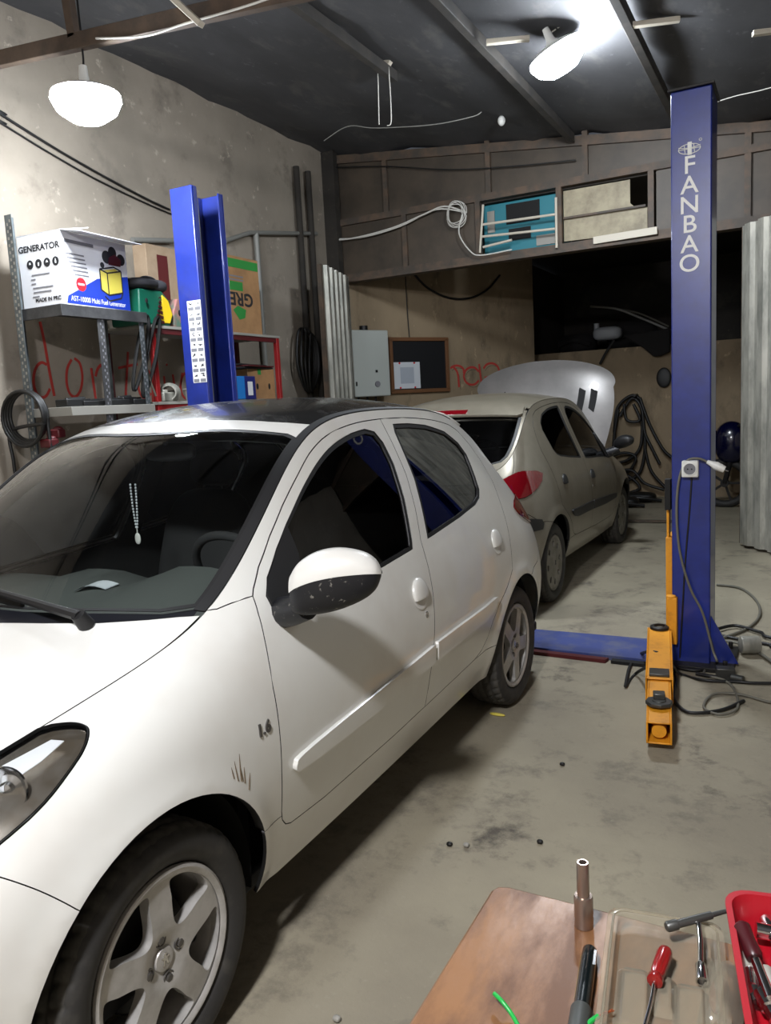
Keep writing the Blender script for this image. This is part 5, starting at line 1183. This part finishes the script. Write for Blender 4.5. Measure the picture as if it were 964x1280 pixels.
# loft clutter
b=MB(); V=HB([(780,420),(838,410),(838,440),(826,445),(818,446),(806,436),(796,430)],.05); A=[(v[0],v[2]) for v in V]; b.prism(A,.10,TXF,(0,YB+.0,0)); tag(build('dark_cloth',b,M['cloth'],bev=.02),'dark cloth drooping over the loft edge in a pointed flap','cloth')
q=PX(760,417,Y=11.0); b=MB(); b.ell(q,(.21,.13,.10),p=.6); b.cyl(q+np.array([-.16,-.02,.05]),q+np.array([-.16,-.02,.16]),.04); tag(build('plastic_canister',b,mat('dull_white',(.55,.56,.57),.5)),'dull white plastic canister lying on the loft','canister')
cable('curved_pipe',P_([(738,383),(770,386),(800,397),(838,413)],Y=11.1),.02,M['pipe'],'pale curved pipe on the loft reaching behind the lettered post','pipe')
cable('curved_pipe',P_([(768,385),(800,392),(836,408)],Y=11.35),.015,M['cord_grey'],'thinner grey curved pipe on the loft behind the pale one','pipe')
for k,(x,y,rx_,rz_,nm,lb) in enumerate(((722,418,.3,.16,'car_bumper','dark car bumper on the loft left of the canister'),(790,392,.38,.22,'seat_cover','dark heap of seat covers on the loft behind the canister'))):
    q=PX(x,y,Y=11.5-.1*k); b=MB(); b.ell((q[0],q[1],2.15+rz_),(rx_,.22,rz_),p=.75); b.tube(crom([(q[0]-rx_*.8,q[1]-.2,2.3),(q[0],q[1]-.26,2.36),(q[0]+rx_*.8,q[1]-.2,2.28)],6),.04,8); tag(build(nm,b,M['cloth']),lb,nm.replace('_',' '))
# scrap along the end wall
for k,(x,y) in enumerate(((800,622),(826,606),(778,628))):
    q=PX(x,y,Z=.06); b=MB(); b.ell((q[0],q[1],.07),(.22,.14,.07),p=.7); b.tube(crom([(q[0]-.25,q[1]-.1,.03),(q[0],q[1]-.18,.08),(q[0]+.3,q[1]-.08,.03)],6),.025,8); tag(build('scrap_heap',b,M['cord_black']),['low dark heap of scrap at the foot of the end wall under the hoses','dark heap of scrap at the foot of the end wall beside the lettered post','dark scrap heap by the end wall near the silver car\'s front wheel'][k],'scrap','scrap along the end wall')
b=MB(); q=PX(815,653,Z=.01); b.bar(q+np.array([-.3,0,.015]),q+np.array([.35,.05,.015]),.05,.02); tag(build('floor_bar',b,M['rust']),'rusty flat bar lying on the floor near the end wall','bar')
# motorbike, mostly hidden
t=thing('motorbike','dark blue motorbike behind the lettered post at the far wall','motorbike',(1.75,9.6,0))
for x in (1.15,2.35):
    b=MB(); b.tube([(x+.27*math.cos(a),9.6,.31+.27*math.sin(a)) for a in np.linspace(0,2*PI,36,endpoint=False)],.05,10,True); wq=build('wheel',b,M['tyre'],t); b=MB()
    for a in range(5): b.bar((x,9.6,.31),(x+.24*math.cos(R(72*a)),9.6,.31+.24*math.sin(R(72*a))),.03,.02,up=(0,1,0))
    b.cyl((x,9.54,.31),(x,9.66,.31),.05); build('rim',b,M['dark_metal'],wq)
b=MB(); b.ell((1.62,9.6,.86),(.26,.14,.15)); build('tank',b,M['motoblue'],t); b=MB(); b.ell((1.22,9.6,.82),(.20,.16,.27),p=.9); build('fairing',b,M['motoblue'],t)
b=MB(); b.ell((2.05,9.6,.82),(.33,.13,.07),p=.8); build('seat',b,M['black'],t); b=MB(); b.ell((1.7,9.6,.45),(.24,.16,.2),p=.8); b.tube([(1.15,9.55,.31),(1.3,9.55,1.0)],.03,8); b.tube([(1.15,9.65,.31),(1.3,9.65,1.0)],.03,8); build('engine',b,M['dark_metal'],t)
b=MB(); b.tube(crom([(1.4,9.28,1.06),(1.32,9.45,1.04),(1.3,9.6,1.02),(1.32,9.75,1.04),(1.4,9.92,1.06)],5),.015,8); build('handlebar',b,M['black'],t); b=MB(); b.ell((1.12,9.6,.34),(.36,.07,.33)); b=MB(); b.lathe([(.07,0),(.08,.02),(.0,.05)],(1.06,9.6,.90),(-1,0,0),20); build('headlamp',b,M['lens'],t)

# ------------------------------------------------------------------ workbench in the foreground
ZB=.85; bx0,by1=1.668,-.228
t=thing('workbench','worn varnished wooden workbench in the bottom right foreground','workbench',(2.3,-.75,0))
pts=[(bx0,-1.0),(2.95,-1.0),(2.95,by1)]+[(bx0+.02,by1+.001),(bx0+.006,by1-.004),(bx0,by1-.018)]
b=MB(); b.prism(pts,.022,None,(0,0,ZB-.022)); build('tabletop',b,M['benchwood'],t,bev=.003)
b=MB(); b.box((2.31,by1-.07,ZB-.07),(1.2,.025,.09)); b.box((2.31,-.96,ZB-.07),(1.2,.025,.09)); b.box((bx0+.07,-.6,ZB-.07),(.025,.7,.09)); b.box((2.88,-.6,ZB-.07),(.025,.7,.09)); build('apron',b,M['benchleg'],t)
for x in (bx0+.075,2.875):
    for y in (by1-.075,-.955): b=MB(); b.box((x,y,(ZB-.022)/2),(.06,.06,ZB-.022)); build('leg',b,M['benchleg'],t,bev=.004)
Zt=ZB
def onT(x,y,z=0.): return PX(x,y,Z=Zt+z)
# spark-plug socket standing on end
q=onT(730,1157); q[2]=Zt; b=MB(); b.lathe([(0,0),(.0112,0),(.0118,.001),(.0118,.0390),(.0108,.0415),(.0078,.0418),(.0075,.0844),(.0070,.086),(.0052,.086),(.0050,.055),(0,.055)],q,(0,0,1),32); tag(build('deep_socket',b,M['socket'],ang=30),'stepped chrome deep socket standing on end on the workbench','socket')
# pen-like cutter
p0=onT(738,1186,.009);p1=onT(723,1290,.009); e=(p1-p0)/np.linalg.norm(p1-p0)
t=thing('cutter_pen','black pen-shaped tool with grey collar lying on the workbench left of the clear tray','tool',(p0+p1)/2-np.array([0,0,.009]))
b=MB(); b.tube([p0,p0+e*.004,p0+e*.02,p0+e*.100],[.006,.0085,.009,.009],18); build('barrel',b,M['penblack'],t)
b=MB(); b.tube([p0+e*.098,p0+e*.100,p0+e*.14],[.0105,.0115,.0115],18); build('collar',b,M['pengrey'],t)
x_=np.cross(e,(0,0,1)); b=MB(); b.bar(p0+e*.01-x_*.0072+np.array([0,0,.006]),p0+e*.035-x_*.0072+np.array([0,0,.006]),.003,.003); build('clip',b,M['chrome'],t); b=MB(); b.bar(p0+e*.01+x_*.0088-np.array([0,0,.004]),p0+e*.08+x_*.0088-np.array([0,0,.004]),.0015,.003); build('side_stripe',b,mat('olive',(.45,.42,.12),.5),t)
# green wires
t=cable('green_wire',[onT(*a) for a in ((618,1242,.012),(628,1252,.012),(640,1268,.006),(652,1290,.004))],.0026,M['wiregreen'],'stub of green wire curling over the bench edge at the bottom of the photo','wire')
p=[onT(*a) for a in ((765,1263,.016),(748,1270,.016),(735,1280,.014),(722,1295,.010))]
t=thing('green_wire','stripped green wire with bare copper strands beside the black pen-shaped tool','wire',p[-1]); b=MB(); b.tube(crom(p[1:],6),.0026,8); build('insulation',b,M['wiregreen'],t); b=MB()
for k in range(7): b.tube(crom([p[1],(p[0]+p[1])/2+np.array([0,0,.0015*math.sin(k)]),p[0]+np.array([.002*math.sin(k*2.),.002*math.cos(k*1.7),.002*math.sin(k*3.1)])],4),.0006,5)
build('copper_strands',b,M['copper'],t)
# clear tray
x0,x1,y0,y1=1.826,1.951,-.56,-.236; zz=Zt+.001
def rrect(x0,x1,y0,y1,r,n=5):
    o=[]
    for cx,cy,a in ((x1-r,y1-r,0),(x0+r,y1-r,90),(x0+r,y0+r,180),(x1-r,y0+r,270)): o+= [(cx+r*math.cos(R(a+90*i/n)),cy+r*math.sin(R(a+90*i/n))) for i in range(n+1)]
    return o
def rings(b,specs):
    n=len(specs[0][0]); V=[];F=[]
    for p,z in specs: V+= [(x,y,z) for x,y in p]
    for i in range(len(specs)-1):
        for k in range(n): F.append((i*n+k,i*n+(k+1)%n,(i+1)*n+(k+1)%n,(i+1)*n+k))
    F.append(tuple(range((len(specs)-1)*n,len(specs)*n))); b.add(V,F); return b
rct=lambda d,r:rrect(x0+d,x1-d,y0+d,y1-d,r)
t=thing('clear_tray','clear plastic moulded tray holding a red screwdriver on the workbench','tray',((x0+x1)/2,(y0+y1)/2,Zt))
b=rings(MB(),[(rct(-.004,.018),zz+.012),(rct(-.004,.018),zz+.016),(rct(.002,.016),zz+.018),(rct(.008,.014),zz+.017),(rct(.012,.012),zz+.004),(rct(.016,.010),zz+.003)]); TR=rotm(rz=R(8)); TC=np.array([1.86,-.30,0]); rt=lambda b:b.xf(TR,TC-TR@TC+np.array([.012,0,0])); build('shell',rt(b),M['clear'],t,ang=50)
for cx,cy,w_,l_ in ((1.858,-.375,.026,.085),(1.916,-.385,.026,.085),(1.888,-.36,.016,.05)):
    b=rings(MB(),[(rrect(cx-w_/2-.006,cx+w_/2+.006,cy-l_/2-.006,cy+l_/2+.006,.008),zz+.0035),(rrect(cx-w_/2,cx+w_/2,cy-l_/2,cy+l_/2,.006),zz+.011),(rrect(cx-w_/2+.002,cx+w_/2-.002,cy-l_/2+.002,cy+l_/2-.002,.005),zz+.012)]); build('raised_rib',rt(b),M['clear'],t,ang=22)
b=MB(); b.tube([(x,y,zz+.0172) for x,y in rct(.003,.016)],.0015,6,True); build('rim_bead',rt(b),M['clear'],t)
# red screwdriver
p0=onT(833,1187,.022);p1=onT(818,1228,.020);p2=onT(805,1285,.012); e=(p1-p0)/np.linalg.norm(p1-p0)
t=thing('screwdriver','screwdriver with red fluted handle lying in the clear tray','screwdriver',p1-np.array([0,0,.015])); L=np.linalg.norm(p1-p0)
V=[];F=[];X_,Y_,D_=frame_for(e); ns=9
prof=[(0,.004),(.05,.0075),(.15,.0088),(.5,.0085),(.72,.0078),(.80,.0060),(.86,.0085),(.97,.0085),(1,.004)]
for u,r in prof:
    for k in range(36):
        a=2*PI*k/36; r2=r*(1-.14*max(0,math.cos(6*a))**2*(1 if .1<u<.75 else 0)); V.append(p0+D_*u*L+r2*(math.cos(a)*X_+math.sin(a)*Y_))
for i in range(ns-1):
    for k in range(36): F.append((i*36+k,i*36+(k+1)%36,(i+1)*36+(k+1)%36,(i+1)*36+k))
F.append(tuple(range(35,-1,-1)));F.append(tuple((ns-1)*36+k for k in range(36)))
b=MB(); b.add(V,F); build('handle',b,M['screwred'],t,label='red fluted handle'); b=MB(); b.tube(crom([p1,(p1+p2)/2+np.array([.001,0,0]),p2],4),.0022,10); build('shaft',b,M['chrome'],t)
# T-handle wrench
p0=onT(833,1159,.028);p1=onT(911,1138,.034); e=(p1-p0)/np.linalg.norm(p1-p0); L=np.linalg.norm(p1-p0)
t=thing('t_handle_wrench','T-handle wrench with dark crossbar resting across the clear tray','wrench',(p0+p1)/2-np.array([0,0,.03]))
b=MB(); b.tube([p0,p0+e*.002,p0+e*.014,p0+e*.015,p0+e*.05,p0+e*L*.72,p0+e*L*.73,p0+e*L],[.0048,.0062,.0062,.0048,.0048,.0045,.003,.0025],14); build('crossbar',b,M['gunmetal'],t)
s0=onT(873,1150,.029);s1=onT(876,1205,.016);s2=onT(878,1229,.012); b=MB(); b.tube(crom([s0,s0+(s1-s0)*.5+np.array([.001,0,.002]),s1],5),.0032,12); build('stem',b,M['chrome'],t)
b=MB(); d_=s2-s1; d_/=np.linalg.norm(d_); b.lathe([(.0030,-.002),(.0062,.002),(.0066,.024),(.0050,.024),(.0048,.012),(0,.012)],s1,d_,24); build('socket_end',b,M['chrome'],t)
# small clear bag of bits
bb=onT(905,1245); t=thing('plastic_bag','crumpled clear plastic bag of small parts between the clear and red trays','bag',(bb[0],bb[1],Zt)); rnd=random.Random(2); V=[];F=[]
for i in range(9):
    for j in range(9):
        V.append((bb[0]-.022+.044*i/8,bb[1]-.08+.13*j/8,Zt+.002+.018*max(0,math.sin(PI*i/8))*math.sin(PI*j/8)**.5+rnd.uniform(0,.006)))
for i in range(8):
    for j in range(8): F.append((i*9+j,(i+1)*9+j,(i+1)*9+j+1,i*9+j+1))
b=MB(); b.add(V,F); build('film',b,M['clear'],t,ang=25)
b=MB(); b.ell((bb[0]-.004,bb[1]-.01,Zt+.008),(.010,.03,.006)); b.ell((bb[0]+.006,bb[1]-.06,Zt+.008),(.012,.014,.007)); build('bag_part',b,M['benchleg'],t)
# red tray of tools
rx0,rx1,ry0,ry1=1.958,2.19,-.56,-.198; zr=Zt+.001; h_=.045
t=thing('red_tool_tray','deep red plastic tray full of hand tools at the bottom right corner','tray',((rx0+rx1)/2,(ry0+ry1)/2,Zt))
r2=lambda d,r:rrect(rx0+d,rx1-d,ry0+d,ry1-d,r)
b=rings(MB(),[(r2(.012,.02),zr),(r2(.0,.028),zr+h_),(r2(-.003,.03),zr+h_+.001),(r2(-.003,.03),zr+h_+.004),(r2(.004,.026),zr+h_+.004),(r2(.016,.018),zr+.004)]); F0=[]; b.prism(r2(.013,.02),.003,None,(0,0,zr)); TR2=rotm(rz=R(10)); TC2=np.array([1.958,-.198,0]); b.xf(TR2,TC2-TR2@TC2); build('shell',b,M['redtray'],t,ang=45)
def tool(name,label,parts):
    c=np.mean([p for ps in parts for p in ps[2]],0); tt=thing(name,label,'tool',(c[0],c[1],zr+.004),'tools in the red tray')
    for nm,mm,pts,rr in parts: b=MB(); b.tube(pts,rr,16); build(nm,b,M[mm],tt,ang=35)
O=lambda x,y,z:onT(x,y,z)
a0,a1,a2=O(926,1155,.05),O(944,1198,.038),O(964,1250,.03); u=(a1-a0)/np.linalg.norm(a1-a0); L=np.linalg.norm(a1-a0)
tool('ratchet_handle','maroon-gripped chrome ratchet handle leaning in the red tray',[('grip','maroon',[a0,a0+u*.004,a0+u*L*.5,a0+u*L*.9,a1],[.006,.0095,.0085,.0095,.008]),('shaft','chrome',[a1,a1+(a2-a1)*.3,a2],[.0055,.0055,.0065])])
for k,(px,mm,r_) in enumerate((((935,1192,940,1232),'galv',.0062),((942,1236,948,1252),'chrome',.0075),((950,1242,970,1275),'chrome',.0085),((955,1215,975,1260),'galv',.010),((945,1162,990,1172),'chrome',.009),((958,1150,985,1200),'chrome',.008))):
    a0,a1=O(px[0],px[1],.026),O(px[2],px[3],.022); u=(a1-a0)/np.linalg.norm(a1-a0); L=np.linalg.norm(a1-a0)
    tool('chrome_socket',['slim grey extension bar under the ratchet in the red tray','small chrome socket nearest the tray wall','long chrome socket below the ratchet shaft','grey bar lying under the ratchet shaft','chrome socket at the back right of the red tray','chrome bar beside the ratchet grip'][k],[('barrel',mm,[a0,a0+u*L*.55],[r_,r_]),('drive_end','gunmetal' if k%2 else 'chrome',[a0+u*L*.55,a0+u*L*.6,a1],[r_,r_*.75,r_*.75])])
# crumbs on the floor
G3='crumbs of rubble on the floor'
for k,(x,y,lb) in enumerate(((583,1056,'small pale pebble on the floor below the sill'),(421,1273,'white scrap on the floor at the bottom edge'),(675,1052,'tiny dark pebble on the floor above the workbench'),(562,1055,'dark speck of grit on the floor beside the pale pebble'),(622,893,'yellowish crumb on the floor by the white car\'s rear wheel'),(703,955,'thin twig of scrap on the floor before the yellow arm'))):
    q=PX(x,y,Z=.008); b=MB(); b.ell((q[0],q[1],.008),(.011 if k!=4 else .04,.009,.007),p=.8,nu=10,nv=6); tag(build('rubble_crumb',b,M['paleboard' if k in(0,1) else ('printyellow' if k==4 else 'dark_metal')]),lb,'rubble',G3)
# repeats of one kind share a group
kinds={}
for o in list(SC.objects):
    if o.parent is None and 'category' in o: kinds.setdefault(o.name.split('.')[0],[]).append(o)
for k,l in kinds.items():
    if len(l)>1:
        for o in l:
            if 'group' not in o: o['group']=k.replace('_',' ')+('es' if k.endswith(('s','x','ch')) else 's')
# ------------------------------------------------------------------ light and view
W=bpy.data.worlds.new('world'); SC.world=W; W.use_nodes=True; W.node_tree.nodes['Background'].inputs[0].default_value=(.6,.65,.75,1); W.node_tree.nodes['Background'].inputs[1].default_value=.085
M['bulb'].node_tree.nodes['Principled BSDF'].inputs['Emission Strength'].default_value=215
M['bulb_far'].node_tree.nodes['Principled BSDF'].inputs['Emission Strength'].default_value=600
v=SC.view_settings; v.view_transform='Standard'; v.look='None'; v.gamma=1; v.use_curve_mapping=False; v.exposure=.32
SC.cycles.use_denoising=True
SC.cycles.max_bounces=8; SC.cycles.transparent_max_bounces=12
